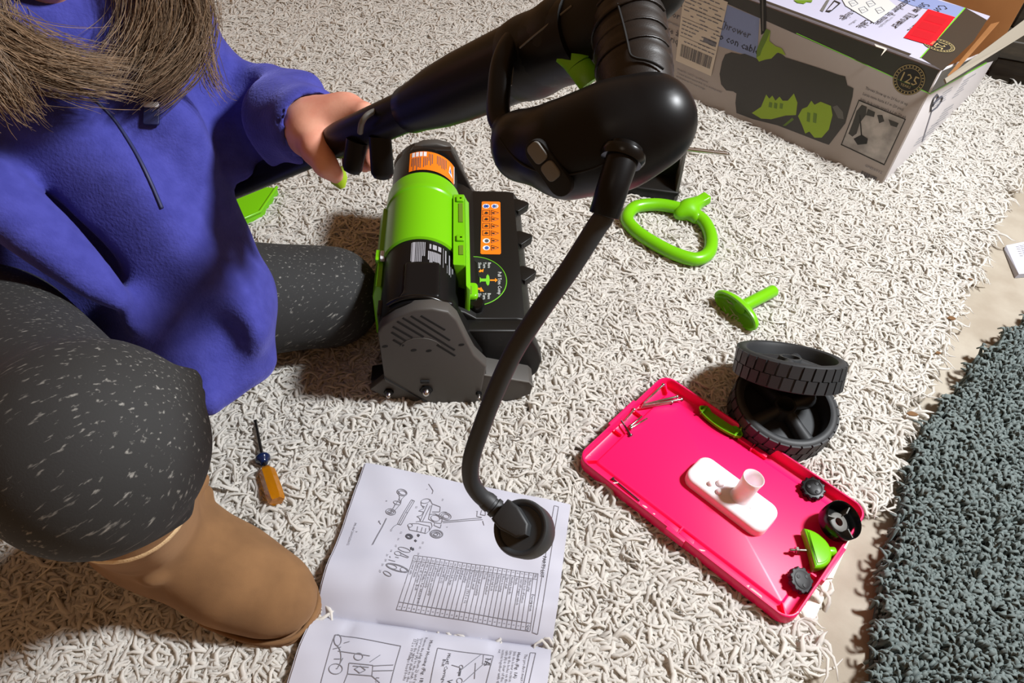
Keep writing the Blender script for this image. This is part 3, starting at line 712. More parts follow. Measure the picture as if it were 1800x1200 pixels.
# screwdriver
a, b, c, d = G(487, 881, 0.012), G(468, 824, 0.012), G(462, 806, 0.012), G(449, 741, 0.008)
sdr = thing('screwdriver', 'small screwdriver with clear amber handle and dark shaft on the rug', 'screwdriver', a); ax = nrm(b - a)
MB().lathe([(0.0, 0), (0.0095, 0), (0.0108, 0.003), (0.0112, 0.02), (0.0105, np.linalg.norm(b - a) - 0.004), (0.008, np.linalg.norm(b - a)), (0.0055, np.linalg.norm(b - a) + 0.002)], a, ax, 6).build('handle', 'amber', sdr, smooth=25)
MB().lathe([(0.005, -0.008), (0.0055, -0.005), (0.0095, -0.002), (0.0102, 0.001), (0.0085, 0.0045), (0.004, 0.0065)], c, ax, 24).build('collar', 'blue_clear', sdr, smooth=60)
MB().tube([a + ax * 0.03, c, d], [0.0024, 0.0024, 0.002], 10).build('shaft', 'dark_steel', sdr, smooth=60)
MB().box(d + nrm(d - c) * 0.0015, (0.0045, 0.004, 0.001), np.stack(frame_of(nrm(d - c))[:2] + (nrm(d - c),), 1)[:, [0, 2, 1]]).build('blade_tip', 'dark_steel', sdr)

# green part half hidden by the fleece
q = [G(*p, 0.014) for p in ((408, 352), (487, 331), (458, 374), (430, 386))]
gp = thing('green_deflector', 'flat bright green plastic piece on the rug, half hidden by the fleece', 'plastic part', q[3])
q2 = [q[0] + np.array([-0.07, -0.03, 0])] + [q[3], q[2], q[1]] + [q[0] + np.array([-0.05, 0.05, 0])]
MB().prism([p[:2] for p in q2], -0.002, 0.016, bev=0.0025).build('plate', 'green_plastic', gp, smooth=40)
MB().tube([q[1] + np.array([0, 0, .003]), q[2] + np.array([0, 0, .003]), q[3] + np.array([0, 0, 0.003])], 0.0028, 10).build('rim', 'green_plastic', gp, smooth=60)

# black bracket with steel axle behind the handle
b0, b1 = G(1098, 345, 0.0), G(1190, 357, 0.0); bx = nrm(b1 - b0); by = np.array([-bx[1], bx[0], 0]); bl = np.linalg.norm(b1 - b0)
br = thing('axle_bracket', 'black plastic bracket standing on the rug with a steel axle through it', 'bracket', (b0 + b1) / 2)
BM = lambda s, d, z: b0 + bx * s + by * d + np.array([0, 0, z])
RB = np.stack([bx, by, [0, 0, 1]], 1)
MB().box(BM(bl / 2, 0.03, 0.012), (bl, 0.06, 0.024), RB, bev=0.004).build('foot', 'black_plastic', br, smooth=40)
def vplate(s0, pts, th): return MB().prism(pts, -th / 2, th / 2, bev=0.001, M=lambda p: BM(s0 + p[2], p[0], p[1]))
vplate(bl - 0.005, [(-0.004, 0), (0.075, 0), (0.078, 0.07), (0.06, 0.098), (0.035, 0.10), (0.012, 0.06)], 0.006).build('side_plate', 'charcoal_plastic', br, smooth=40)
vplate(0.006, [(0.0, 0), (0.075, 0), (0.075, 0.06), (0.05, 0.08), (0.02, 0.05)], 0.006).build('side_plate', 'black_plastic', br, smooth=40)
MB().prism([(0, 0.02), (bl, 0.02), (bl, 0.075), (bl * .62, 0.03), (bl * .3, 0.055), (0, 0.05)], -0.003, 0.003, bev=0.001, M=lambda p: BM(p[0], 0.055 + p[2], p[1])).build('web', 'black_plastic', br, smooth=40)
za = 0.094; e1 = BM(bl + 0.078, 0.045, za); e0 = BM(-0.05, 0.04, za)
L = np.linalg.norm(e1 - e0)
MB().lathe([(0.0, 0), (0.0042, 0), (0.0042, L - 0.03), (0.0034, L - 0.0295), (0.0034, L - 0.027), (0.0042, L - 0.0265), (0.0042, L - 0.0035), (0.003, L - 0.003), (0.003, L - 0.0015), (0.0042, L - 0.001), (0.0036, L), (0, L)], e0, nrm(e1 - e0), 18).build('axle', 'steel', br, smooth=50)

# ================================================================= CARTON
BH = 0.25; BLEN, BDEP = 0.60, 0.58
UP = np.array([0, 0, 1.0])
carton = thing('snow_thrower_carton', 'large printed cardboard carton with open top standing on the white rug', 'box', BOXC + BU * 0.3 + BV * 0.29)
def BP(s, d, z): return BOXC + BU * s + BV * d + UP * z
th = 0.005
RBX = np.stack([BU, BV, UP], 1)
MB().box(BP(BLEN / 2, th / 2, BH / 2), (BLEN, th, BH), RBX, bev=0.0015).build('front_panel', 'card_print', carton, smooth=40)
MB().box(BP(BLEN / 2, BDEP - th / 2, BH / 2), (BLEN, th, BH), RBX).build('back_panel', 'card_brown', carton)
MB().box(BP(BLEN - th / 2, BDEP / 2, BH / 2), (th, BDEP - 2 * th, BH), RBX).build('left_panel', 'card_brown', carton)
MB().box(BP(BLEN / 2, BDEP / 2, 0.003), (BLEN - 2 * th, BDEP - 2 * th, 0.005), RBX).build('bottom_panel', 'card_brown', carton)
r1 = PL(1762, 80, BOXC, BU) - BOXC; rd, rz = float(r1 @ BV), float(r1[2])
MB().prism([(0.006, 0.0), (BDEP, 0.0), (rd, rz), (0.006, BH - 0.002)], -0.001, th - 0.001, bev=0.0008, M=lambda p: BP(p[2], p[0], p[1])).build('right_panel', 'card_side', carton, smooth=40)
# top front flap, slightly sagging, over the open inside
FD = 0.312; n = 14; vs = []
for k in range(n + 1):
    d = FD * k / n
    for j in range(9):
        s = BLEN * j / 8 + (0.012 * d / FD if j == 0 else 0); z = BH + 0.0045 + 0.0003 * math.sin(9 * s + 22 * d)
        vs.append((s, d, z))
V_ = [BP(*p) for p in vs] + [BP(p[0], p[1], p[2] - 0.004) for p in vs]; m9 = len(vs); fs = []
for k in range(n):
    for j in range(8):
        a = k * 9 + j; fs += [(a, a + 1, a + 10, a + 9), (m9 + a, m9 + a + 9, m9 + a + 10, m9 + a + 1)]
bd = [j for j in range(9)] + [k * 9 + 8 for k in range(1, n + 1)] + [n * 9 + j for j in range(7, -1, -1)] + [k * 9 for k in range(n - 1, 0, -1)]
for i in range(len(bd)): a, b = bd[i], bd[(i + 1) % len(bd)]; fs.append((b, a, m9 + a, m9 + b))
top = MB().add(V_, fs).build('top_flap', 'card_top', carton, smooth=40)
# back flap standing open, brown inside
bk = MB(); q = [BP(0.005, BDEP - 0.003, BH), BP(BLEN - 0.005, BDEP - 0.003, BH), BP(BLEN - 0.005, BDEP + 0.05, BH + 0.24), BP(0.005, BDEP + 0.05, BH + 0.24)]; nn = nrm(np.cross(q[1] - q[0], q[2] - q[0])) * 0.004
bk.add(q + [p + nn for p in q], [(0, 1, 2, 3), (7, 6, 5, 4), (0, 4, 5, 1), (1, 5, 6, 2), (2, 6, 7, 3), (3, 7, 4, 0)]).build('back_flap', 'card_brown', carton)
# right end flap, springing up
q = [G(1664, 146, BH + 0.001), G(1800, 62, BH + 0.006), G(1812, 26, BH + 0.03), G(1692, 116, BH + 0.008), G(1661, 138, BH + 0.003)]
nn = nrm(np.cross(q[1] - q[0], q[3] - q[0])) * 0.003
MB().add(q + [p - nn for p in q], [(0, 1, 2, 3, 4), (9, 8, 7, 6, 5)] + [(i, 5 + i, 5 + (i + 1) % 5, (i + 1) % 5) for i in range(5)]).build('end_flap', 'card_edge', carton)
q = [G(1666, 132, BH - 0.006), G(1742, 42, BH - 0.012), G(1757, 38, BH - 0.006), G(1668, 138, BH - 0.003)]; MB().add(q + [p - UP * 0.003 for p in q], [(0, 1, 2, 3), (7, 6, 5, 4)] + [(i, 4 + i, 4 + (i + 1) % 4, (i + 1) % 4) for i in range(4)]).build('inner_flap', 'card_brown', carton)

# ---- print on the front panel
nF = -BV
def FX(px, py, lift=0.0006): return PL(px, py, BOXC + nF * lift, BV)
za_ = lambda x, y: (1150 + x * 0.36111, y * 0.36111)
zb_ = lambda x, y: (1160 + x / 5.453, y / 5.453)
def fpoly(name, pts, m, lift=0.0006, zf=za_, parent=carton):
    return MB().poly([FX(*zf(*p), lift) for p in pts]).build(name, m, parent)
bandpts = [BP(0.0005, 0, BH - 0.001) + nF * 0.0005, BP(BLEN, 0, BH - 0.001) + nF * 0.0005]
bl_ = FX(1279, 7, .0005); br_ = FX(1635, 164, .0005); ext = bl_ + (bl_ - br_) * 0.62
MB().poly([bandpts[0], BP(0.0005, 0, float(br_[2])) + nF * 0.0005, bl_, ext, BP(BLEN, 0, BH - 0.001) + nF * 0.0005]).build('printed_band', 'card_dark', carton)
MB().tube([FX(1635.5, 165, .0003), FX(1400, 58.5, .0003)], 0.0009, 4).build('printed_green_line', 'print_green', carton)
fpoly('printed_sky', [zb_(640, 45), zb_(955, 175), zb_(930, 560), zb_(560, 440)] , 'sky_blue', .0005, zf=lambda x, y: (x, y))
sil = [(330,300),(345,265),(375,255),(420,265),(440,262),(500,285),(540,290),(590,262),(610,255),(640,280),(800,330),(900,365),(930,372),(940,415),(970,430),(965,470),(930,600),(850,705),(820,695),(600,610),(480,580),(400,550),(395,500),(400,455),(385,445),(350,440),(325,410),(318,360)]
fpoly('printed_machine', sil, 'card_dark', .0008)
fpoly('printed_auger', [(475,550),(520,520),(545,460),(560,480),(575,465),(590,490),(610,470),(625,490),(650,490),(680,455),(697,500),(690,560),(640,562),(570,580),(520,577)], 'photo_green', .0011)
fpoly('printed_auger', [(700,565),(720,530),(745,520),(765,490),(780,510),(810,495),(860,515),(868,560),(850,630),(815,670),(780,670),(755,640),(735,650),(720,610)], 'photo_green', .0011)
for p in ([(560,495),(575,500),(572,525),(556,520)], [(585,498),(600,503),(597,530),(582,525)], [(612,500),(628,505),(624,530),(610,527)], [(745,545),(760,550),(757,595),(742,590)], [(775,548),(792,553),(788,600),(772,595)]): fpoly('printed_auger_gap', p, 'photo_green_dark', .0013)
fpoly('printed_auger', [(625,612),(672,572),(680,582),(640,612)], 'photo_green_dark', .0011)
fpoly('printed_chute', [(497,280),(500,240),(520,190),(545,140),(565,150),(560,200),(590,225),(620,235),(640,270),(600,255),(570,285),(540,290),(510,300)], 'photo_green', .0012)
fpoly('printed_chute', [(497,280),(500,240),(520,190),(545,140),(565,150),(545,200),(525,240),(515,270)], 'photo_green_dark', .0014)
fpoly('printed_shaft', [(512,-20),(545,-20),(545,155),(520,170)], 'print_black', .0010)
fpoly('printed_shaft', [(524,-20),(530,-20),(532,150),(526,152)], 'grey_insert', .0012)
fpoly('printed_pivot', [(868,520),(890,512),(918,545),(922,580),(895,575)], 'grey_insert', .0011)
# words; text runs towards the right-hand corner
def FT(lift=0.0012): return lambda x, y: BOXC - BU * x + UP * y + nF * lift
def fxy(px, py): q = FX(px, py) - BOXC; return float(-(q @ BU)), float(q[2])
def ftext(txt, px, py, size, m, lift=0.0012, sx=1.0, name='printed_text'): return MB().text(txt, size, FT(lift), fxy(px, py), 0, sx).build(name, m, carton)
ftext('Thrower', *zb_(560, 252), 0.021, 'print_ink_dark'); ftext('o con cable', *zb_(562, 372), 0.021, 'print_black')
ftext('lanzador de', *zb_(-62, 90), 0.020, 'print_ink_dark'); ftext('eo Eléct', *zb_(40, -2), 0.020, 'print_ink_dark'); ftext('Fraise à neige', *zb_(-40, 262), 0.020, 'print_ink_dark'); ftext('électrique', *zb_(-42, 340), 0.020, 'print_ink_dark')
ftext('con alimentación', *zb_(15, 190), 0.0085, 'print_ink')
mb = MB()
for i, t in enumerate(('Model No. 26012 / Specifications', 'Corded electric motor 8 A, 12 in clearing width', 'Folding handle for easy storage')): mb.text(t, 0.0062, FT(), fxy(*zb_(165 - 4 * i, 668 + 36 * i)))
mb.build('printed_text', 'print_ink', carton)
# emblem
def emblem(MM, r, name, parent, base='print_black'):
    e = MB(); e.poly([MM(*p) for p in ellipse(0, 0, r, r, 36)]); eo = e.build(name, base, parent)
    g = MB(); k = 36
    for r0, r1 in ((r * .97, r * .93), (r * .76, r * .73)):
        a_, b_ = ellipse(0, 0, r0, r0, k), ellipse(0, 0, r1, r1, k)
        for i in range(k): j = (i + 1) % k; g.poly([MM(*a_[i], .0004), MM(*a_[j], .0004), MM(*b_[j], .0004), MM(*b_[i], .0004)])
    for i in range(26):
        t = 2 * math.pi * i / 26; c, s_ = math.cos(t), math.sin(t); x, y = r * .845 * c, r * .845 * s_; h = r * .05
        g.poly([MM(x + (-h) * c - (-h * .6) * s_, y + (-h) * s_ + (-h * .6) * c, .0004), MM(x + h * c + h * .6 * s_, y + h * s_ - h * .6 * c, .0004), MM(x + h * c - h * .6 * s_, y + h * s_ + h * .6 * c, .0004), MM(x - h * c - h * .6 * s_, y - h * s_ + h * .6 * c, .0004)])
    g.text('125', r * 0.86, lambda x, y: MM(x, y, .0006), (-r * .66, -r * .22), 0, 1.0); g.text('YEARS', r * 0.24, lambda x, y: MM(x, y, .0006), (-r * .36, -r * .5), 0)
    g.build('emblem_print', 'gold_print', parent)
ex, ey = fxy(*za_(1240, 388)); emblem(lambda x, y, l=0.0: FT(0.0011 + l)(ex + x, ey + y), 0.029, 'printed_emblem', carton)
# caption, picture and bar code near the right-hand corner
mb = MB()
for i, t in enumerate(('Throws Snow up to 20 feet (6 m)', 'Lanza nieve hasta 6,1 m (20 pies)', "Jette de la neige jusqu'à 6,1 m (20 pi)")): mb.text(t, 0.0080, FT(), fxy(*za_(1026 - 12 * i, 433 + 27 * i)), 0, 0.78)
mb.build('printed_caption', 'print_black', carton)
fpoly('printed_picture', [(995,485),(1225,580),(1120,805),(908,705)], 'photo_grey', .0009)
for p in ([(995,485),(1225,580),(1223,584),(994,490)], [(1120,805),(908,705),(909,700),(1121,799)], [(995,485),(908,705),(912,706),(999,487)], [(1225,580),(1120,805),(1116,803),(1221,578)]): fpoly('picture_frame', p, 'print_black', .0012)
for p in ([(985,540),(1010,510),(1035,520),(1030,560),(1000,600),(985,650),(965,665),(945,650),(965,600)], [(1040,530),(1075,545),(1070,570),(1030,560)], [(1085,560),(1110,560),(1120,590),(1095,600)], [(1140,580),(1190,600),(1180,620),(1150,610)]): fpoly('picture_figure', p, 'card_dark', .0012)
fpoly('picture_handle', [(998,560),(1003,560),(1012,660),(1006,660)], 'print_black', .0013)
fpoly('picture_machine', [(970,675),(1010,655),(1040,675),(1035,700),(990,705)], 'print_black', .0013)
ftext('GN26012', *za_(1022, 808), 0.008, 'print_ink', sx=1.2)
mb = MB(); q0, q1 = fxy(*za_(1012, 830)), fxy(*za_(1082, 862)); rb = np.random.RandomState(4); x = q0[0]
while x < q1[0]:
    wv_ = rb.choice([.0006, .001, .0016]); mb.poly([FT()(x, q0[1] - 0.022), FT()(x + wv_, q0[1] - 0.022), FT()(x + wv_, q0[1]), FT()(x, q0[1])]); x += wv_ + rb.choice([.0006, .0011])
mb.build('printed_barcode', 'print_ink_dark', carton)
# shipping label stuck on the front
lab_q = [(240, -150), (652, 20), (490, 730), (150, 580)]
lq = [FX(*zb_(*p), 0.0016) for p in lab_q]
sl = MB().poly(lq).build('shipping_label', 'sticker_cream', carton)
L0 = FX(*zb_(240, -150)); 
def LM(a, b, lift=0.002):   # a across, b down the label, 0..1
    p = (np.array(lab_q[0]) * (1 - a) + np.array(lab_q[1]) * a) * (1 - b) + (np.array(lab_q[3]) * (1 - a) + np.array(lab_q[2]) * a) * b
    return FX(*zb_(*p), lift)
mb = MB()
rb = np.random.RandomState(8)
for b in np.arange(0.06, 0.72, 0.05):
    x = 0.05
    while x < 0.9:
        wv_ = rb.uniform(.05, .16)
        if rb.rand() < .62: mb.poly([LM(x, b), LM(x + wv_, b), LM(x + wv_, b + .014), LM(x, b + .014)])
        x += wv_ + 0.02
for b in (.12, .27, .42, .66): mb.poly([LM(.03, b), LM(.97, b), LM(.97, b + .006), LM(.03, b + .006)])
mb.poly([LM(.62, .555), LM(.95, .555), LM(.95, .62), LM(.62, .62)])
mb.build('label_lines', 'print_ink', carton)
mb = MB(); x = 0.1
while x < .92:
    wv_ = rb.choice([.008, .014, .022]); mb.poly([LM(x, .76), LM(x + wv_, .76), LM(x + wv_, .92), LM(x, .92)]); x += wv_ + rb.choice([.008, .014])
mb.build('label_barcode', 'print_ink_dark', carton)

# ---- print on the right panel
def RX(px, py, lift=0.0016): return PL(px, py, BOXC - BU * lift, BU)
zc_ = lambda x, y: (1400 + x / 3.53, y / 3.53)
def rpoly(name, pts, m, lift=0.0016): return MB().poly([RX(*zc_(*p), lift) for p in pts]).build(name, m, carton)
rpoly('printed_band', [(832, 575), (905, 440), (1285, 285), (1245, 372), (1180, 390)], 'card_dark', .0013)
rpoly('printed_green_line', [(832, 577), (1180, 384), (1182, 392), (832, 585)], 'print_green', .0018)
rpoly('printed_base', [(690,1000),(700,975),(800,880),(850,835),(875,820),(850,880),(770,960),(700,1010)], 'photo_green_dark', .0018)
rpoly('printed_shaft', [(778,880),(838,690),(843,692),(784,882)], 'print_ink', .0018)
mb = MB()
lp = [(838,690),(870,665),(895,630),(905,605),(895,600),(870,625),(850,640),(842,660),(880,600),(870,588),(850,610),(838,645),(832,690)]
for i in range(len(lp) - 1): mb.tube([RX(*zc_(*lp[i]), .0018), RX(*zc_(*lp[i + 1]), .0018)], 0.0022, 4)
mb.build('printed_handle', 'print_ink_dark', carton)
rb = np.random.RandomState(3)
for x0, y0, n_ in ((910, 575, 5), (1040, 500, 6), (920, 680, 5), (840, 780, 4), (1050, 620, 3), (760, 860, 3)):
    mb = MB()
    for i in range(n_):
        a = (x0 - 14 * i, y0 + 21 * i); l = rb.uniform(40, 80); mb.poly([RX(*zc_(a[0], a[1])), RX(*zc_(a[0] + l, a[1] - l * .62)), RX(*zc_(a[0] + l - 5, a[1] - l * .62 + 8)), RX(*zc_(a[0] - 5, a[1] + 8))])
    mb.build('printed_text_block', 'print_grey', carton, kind='stuff')
rpoly('printed_blade', [(940,765),(985,710),(1030,685),(1010,720),(960,760)], 'print_grey', .0018)

# ---- print on the top flap
TZ = BH + 0.0056
def TX(px, py, z=TZ): return G(px, py, z)
zd_ = lambda x, y: (1380 + x / 6, y / 6)
def tpoly(name, pts, m, z=TZ, zf=zd_): return MB().poly([TX(*zf(*p), z) for p in pts]).build(name, m, carton)
tpoly('printed_band', [(1430,605),(1660,745),(1990,430),(2130,210),(1900,80)], 'card_dark', TZ - 0.0004)
MB().poly([BP(0.06, 0.0005, TZ - .0006), BP(BLEN - .01, 0.0005, TZ - .0006), BP(BLEN - .01, 0.012, TZ - .0006), BP(0.06, 0.012, TZ - .0006)]).build('printed_band', 'card_dark', carton)
tpoly('printed_green_line', [(1425,605),(1433,612),(1905,85),(1895,78)], 'print_green', TZ)
tpoly('printed_sky', [(1120,-30),(1500,-30),(1895,80),(1795,190),(1510,95),(1350,60)], 'sky_blue', TZ - .0002)
tdir_ = -BV
def TM(z): return lambda x, y, l=0.0: np.array([0, 0, z + l]) + np.array([TO[0], TO[1], 0]) + tdir_ * x - BU * y
for txt, s_, d_, size in (('Corded Electric', .106, .286, .028), ('Snow Thrower', .136, .264, .0275), ('Lanzador de nieve', .166, .262, .0245), ('con Cable', .183, .135, .0235), ('à neige', .222, .112, .0225)):
    TO = BP(s_, d_, 0); MB().text(txt, size, TM(TZ + .0003), (0, 0), 0).build('printed_text', 'print_black', carton)
for txt, px, py in (('20 pulgadas', 1230, 60), ('con mango plegable', 1130, 175), ('souffleuse', 745, 205), ('12 po', 640, 180)):
    TO = TX(*zd_(px, py)); MB().text(txt, .0085, TM(TZ + .0003), (0, 0), 0).build('printed_text', 'print_ink', carton)
tpoly('printed_frame_art', [(370,110),(440,0),(470,0),(400,125)], 'grey_insert', TZ); tpoly('printed_frame_art', [(425,120),(520,0),(590,30),(575,45),(500,110),(470,130)], 'print_black', TZ)
tpoly('printed_frame_art', [(440,110),(520,20),(560,40),(490,105)], 'card_top', TZ + .0002)
tpoly('printed_auger', [(90,0),(290,0),(280,25),(230,20),(200,40),(130,30)], 'photo_green_dark', TZ)
tpoly('packing_label', [(590,-30),(1060,-30),(1175,65),(940,240),(640,60)], 'label_white', TZ + .0004)
for x, y in ((715, 30), (820, 100), (900, 35), (995, 105)):
    mb = MB(); o4 = [(x - 45, y - 10), (x + 15, y - 30), (x + 55, y + 10), (x - 10, y + 40)]
    for i in range(4): a, b = o4[i], o4[(i + 1) % 4]; mb.tube([TX(*zd_(*a), TZ + .0006), TX(*zd_(*b), TZ + .0006)], 0.0008, 4)
    mb.tube([TX(*zd_(x - 20, y + 5), TZ + .0006), TX(*zd_(x + 20, y + 5), TZ + .0006)], 0.0008, 4); mb.build('label_symbol', 'print_ink', carton)
tpoly('red_sticker', [(1510,95),(1795,180),(1550,482),(1252,395)], 'sticker_red', TZ + .0006)
for k in range(3):
    a = 0.12 + 0.27 * k; P4 = [np.array(p, float) for p in ((1510,95),(1795,180),(1550,482),(1252,395))]
    f2 = lambda u_, v_: (P4[0] * (1 - u_) + P4[1] * u_) * (1 - v_) + (P4[3] * (1 - u_) + P4[2] * u_) * v_
    tpoly('sticker_code', [f2(.12, a), f2(.82, a), f2(.82, a + .22), f2(.12, a + .22)], 'sticker_red_dark', TZ + .0009)
TO = TX(*zd_(1625, 478)); emblem(lambda x, y, l=0.0: TM(TZ + .0001)(x, y, l), 0.029, 'printed_emblem', carton)
tpoly('tape_tear', [(920,430),(1000,470),(1060,490),(1075,520),(1010,590),(1050,520),(960,490)], 'sticker_cream', TZ - .002)

# ================================================================= INSTRUCTION MANUAL
MZ = 0.013
m1, m2, m3, m4 = [G(*p, MZ) for p in ((643, 813), (1003, 886), (971, 1131), (553, 1071))]
PW, PH = np.linalg.norm(m3 - m4), 0.5 * (np.linalg.norm(m4 - m1) + np.linalg.norm(m3 - m2))
m5, m6 = m4 + (m4 - m1) * 0.98, m3 + (m3 - m2) * 0.98
def page_z(a, b):
    e = abs(b - 1)
    z = MZ - (0.016 if b < 1 else 0.016) * math.exp(-e * (10 if b < 1 else 15)) + 0.008 * math.exp(-((e - 0.22) / 0.16) ** 2) * (1.25 if b < 1 else 0.8)
    z += 0.0011 * math.sin(9 * a + 5 * b) * math.sin(6 * b + 1) + 0.0007 * math.sin(23 * a - 14 * b) + 0.0005 * math.sin(37 * b + 11 * a)
    for a0 in (0.16, 0.47, 0.78): z -= 0.0035 * math.exp(-((a - a0) / 0.025) ** 2) * math.exp(-((b - 1.07) / 0.06) ** 2)
    z += 0.002 * math.exp(-((a - .35) / .1) ** 2 - ((b - .75) / .06) ** 2) - 0.0022 * math.exp(-((a - .22) / .05) ** 2 - ((b - .8) / .1) ** 2)
    return z
def PM(a, b, lift=0.0):
    if b <= 1: p = (m1 * (1 - a) + m2 * a) * (1 - b) + (m4 * (1 - a) + m3 * a) * b
    else: p = (m4 * (1 - a) + m3 * a) * (2 - b) + (m5 * (1 - a) + m6 * a) * (b - 1)
    return np.array([p[0], p[1], page_z(a, b) + lift])
def pg(px, py):
    """where a sight line meets the page: (down the page, across the page) in metres"""
    a, b = 0.5, 0.6; t = G(px, py, MZ)
    for _ in range(12):
        p = PM(a, b); zt = G(px, py, p[2]); e = (zt - p)[:2]
        da = (PM(a + 1e-3, b) - p)[:2] / 1e-3; db = (PM(a, b + 1e-3) - p)[:2] / 1e-3
        s = np.linalg.solve(np.stack([da, db], 1), e); a += s[0]; b += s[1]
    return b * PH, a * PW
INK = 0.0007
def MP(x, y): return PM(y / PW, x / PH, INK)
man = thing('instruction_manual', 'open white instruction manual with parts list lying on the rug', 'manual', (m3 + m4) / 2)
def leaf(name, b0, b1, na, nb, thick, grow=0.0):
    vs = []; 
    for k in range(nb + 1):
        for j in range(na + 1):
            a = -grow + (1 + grow * 0.4) * j / na; b = b0 + (b1 - b0) * k / nb; vs.append(PM(a, b))
    m = len(vs); V_ = vs + [p - np.array([0, 0, thick]) for p in vs]; fs = []; w_ = na + 1
    for k in range(nb):
        for j in range(na): a = k * w_ + j; fs += [(a, a + w_, a + w_ + 1, a + 1), (m + a, m + a + 1, m + a + w_ + 1, m + a + w_)]
    bd = list(range(w_)) + [k * w_ + na for k in range(1, nb + 1)] + [nb * w_ + j for j in range(na - 1, -1, -1)] + [k * w_ for k in range(nb - 1, 0, -1)]
    for i in range(len(bd)): a, b = bd[i], bd[(i + 1) % len(bd)]; fs.append((a, b, m + b, m + a))
    return MB().add(V_, fs).build(name, 'paper', man, smooth=45)
leaf('upper_page', 0.0, 1.0, 44, 44, 0.0012); leaf('lower_page', 1.0, 2.0, 44, 44, 0.0012)
for o in (leaf('under_page', 0.004, 1.0, 20, 20, 0.001, 0.008), leaf('under_page', 1.0, 2.0, 20, 20, 0.001, 0.008)):
    for v in o.data.vertices: v.co.z -= 0.0016
z7 = lambda x, y: (500 + x / 2.857, 780 + y / 2.857)
def line(mb, pts, wid=0.0006, zf=z7): return mb.strip([pg(*zf(*p)) for p in pts], wid, MP)
# title bar and table
up = bpy.data.objects['upper_page']; lw = bpy.data.objects['lower_page']
mb = MB(); line(mb, [(1355, 310), (1377, 316), (1272, 957), (1245, 947), (1355, 310)]); mb.build('title_frame', 'print_ink', up)
MB().text('PARTS LIST', 0.0062, MP, pg(*z7(1300, 562)), 0).build('title_text', 'print_ink_dark', up)
TQ = [np.array(p, float) for p in ((1275, 652), (652, 560), (563, 832), (1234, 942))]
def tq(u_, v_): return (TQ[0] * (1 - u_) + TQ[1] * u_) * (1 - v_) + (TQ[3] * (1 - u_) + TQ[2] * u_) * v_
mb = MB()
NR = 28
for i in range(NR + 1): line(mb, [tq(i / NR, 0), tq(i / NR, .5), tq(i / NR, 1)], 0.0005)
for v_ in (0, 0.1, 0.86, 1.0): line(mb, [tq(0, v_), tq(.33, v_), tq(.66, v_), tq(1, v_)], 0.0005)
mb.build('table_lines', 'print_ink', up)
rows = ['Plastic plug', 'Safety lock-off button', 'ON/OFF trigger switch', 'Handle', 'Auxiliary handle', 'Upper shaft', 'Motor housing', 'Adjusting knob', 'Lower rail bolt', 'Side wheel washer', 'Tooth', 'Drive shaft assembly', 'Drive belt, small', 'Pan head screw, ST3.5 x 12', 'Drive pulley', 'Small gear', 'Shaft sleeve', 'Drive belt, large', 'Rotor, frame', 'Screw M5 x 12', 'Wing nut', 'Left lower side assembly', 'Drive belt assembly', 'M6 x 45 Phillips Pan Head Bolt', 'M6 x 45 Carriage Bolt', 'Rubber blade', 'Lower axle']
mb = MB(); mb.text('No.', .0045, MP, pg(*z7(*tq(0.5 / NR + .009, 0.015))), 0).text('Description', .0045, MP, pg(*z7(*tq(0.5 / NR + .009, 0.36))), 0).text('Qty', .0045, MP, pg(*z7(*tq(0.5 / NR + .009, 0.885))), 0)
mb.build('table_heading', 'print_ink_dark', up)
mb = MB()
for i, r in enumerate(rows):
    u_ = (i + 1.5) / NR + 0.009
    mb.text(str(i + 1), .0036, MP, pg(*z7(*tq(u_, 0.03)))).text(r, .0043, MP, pg(*z7(*tq(u_, 0.12))), 0, .9).text('1' if i not in (14, 23) else '4', .0036, MP, pg(*z7(*tq(u_, 0.92))))
mb.build('table_text', 'print_ink', up)
# exploded drawing
z8 = lambda x, y: (600 + x / 6.315, 830 + y / 6.315)
def draw(polys, name, parent, wid=0.0007, m='print_ink', zf=z8):
    mb = MB()
    for p in polys: line(mb, p, wid, zf)
    mb.build(name, m, parent)
def arc(cx, cy, a, b, rot=0.0, n=18, t0=0, t1=6.2832): return [(cx + a * math.cos(t) * math.cos(rot) - b * math.sin(t) * math.sin(rot), cy + a * math.cos(t) * math.sin(rot) + b * math.sin(t) * math.cos(rot)) for t in np.linspace(t0, t1, n)]
draw([arc(675, 225, 58, 36, .3), arc(682, 228, 40, 22, .3), [(630, 200), (650, 290), (610, 350), (560, 420)], [(720, 250), (670, 300), (660, 350), (600, 420)], arc(620, 340, 42, 18, .3), arc(550, 440, 55, 34, .2), arc(552, 440, 34, 18, .2), arc(552, 442, 12, 8), [(500, 430), (500, 450), (545, 475), (600, 465)], [(640, 290), (665, 340)], [(600, 350), (580, 400)]], 'auger_drawing', up)
draw([[(780, 305), (815, 320), (665, 585), (625, 575), (780, 305)], [(625, 575), (585, 600), (560, 630)], [(740, 440), (725, 450)], [(795, 315), (645, 578)]], 'scraper_drawing', up)
draw([[(500, 510), (345, 800)], [(350, 795), (340, 805)], [(440, 580), (415, 540)], [(505, 512), (352, 802)]], 'axle_drawing', up)
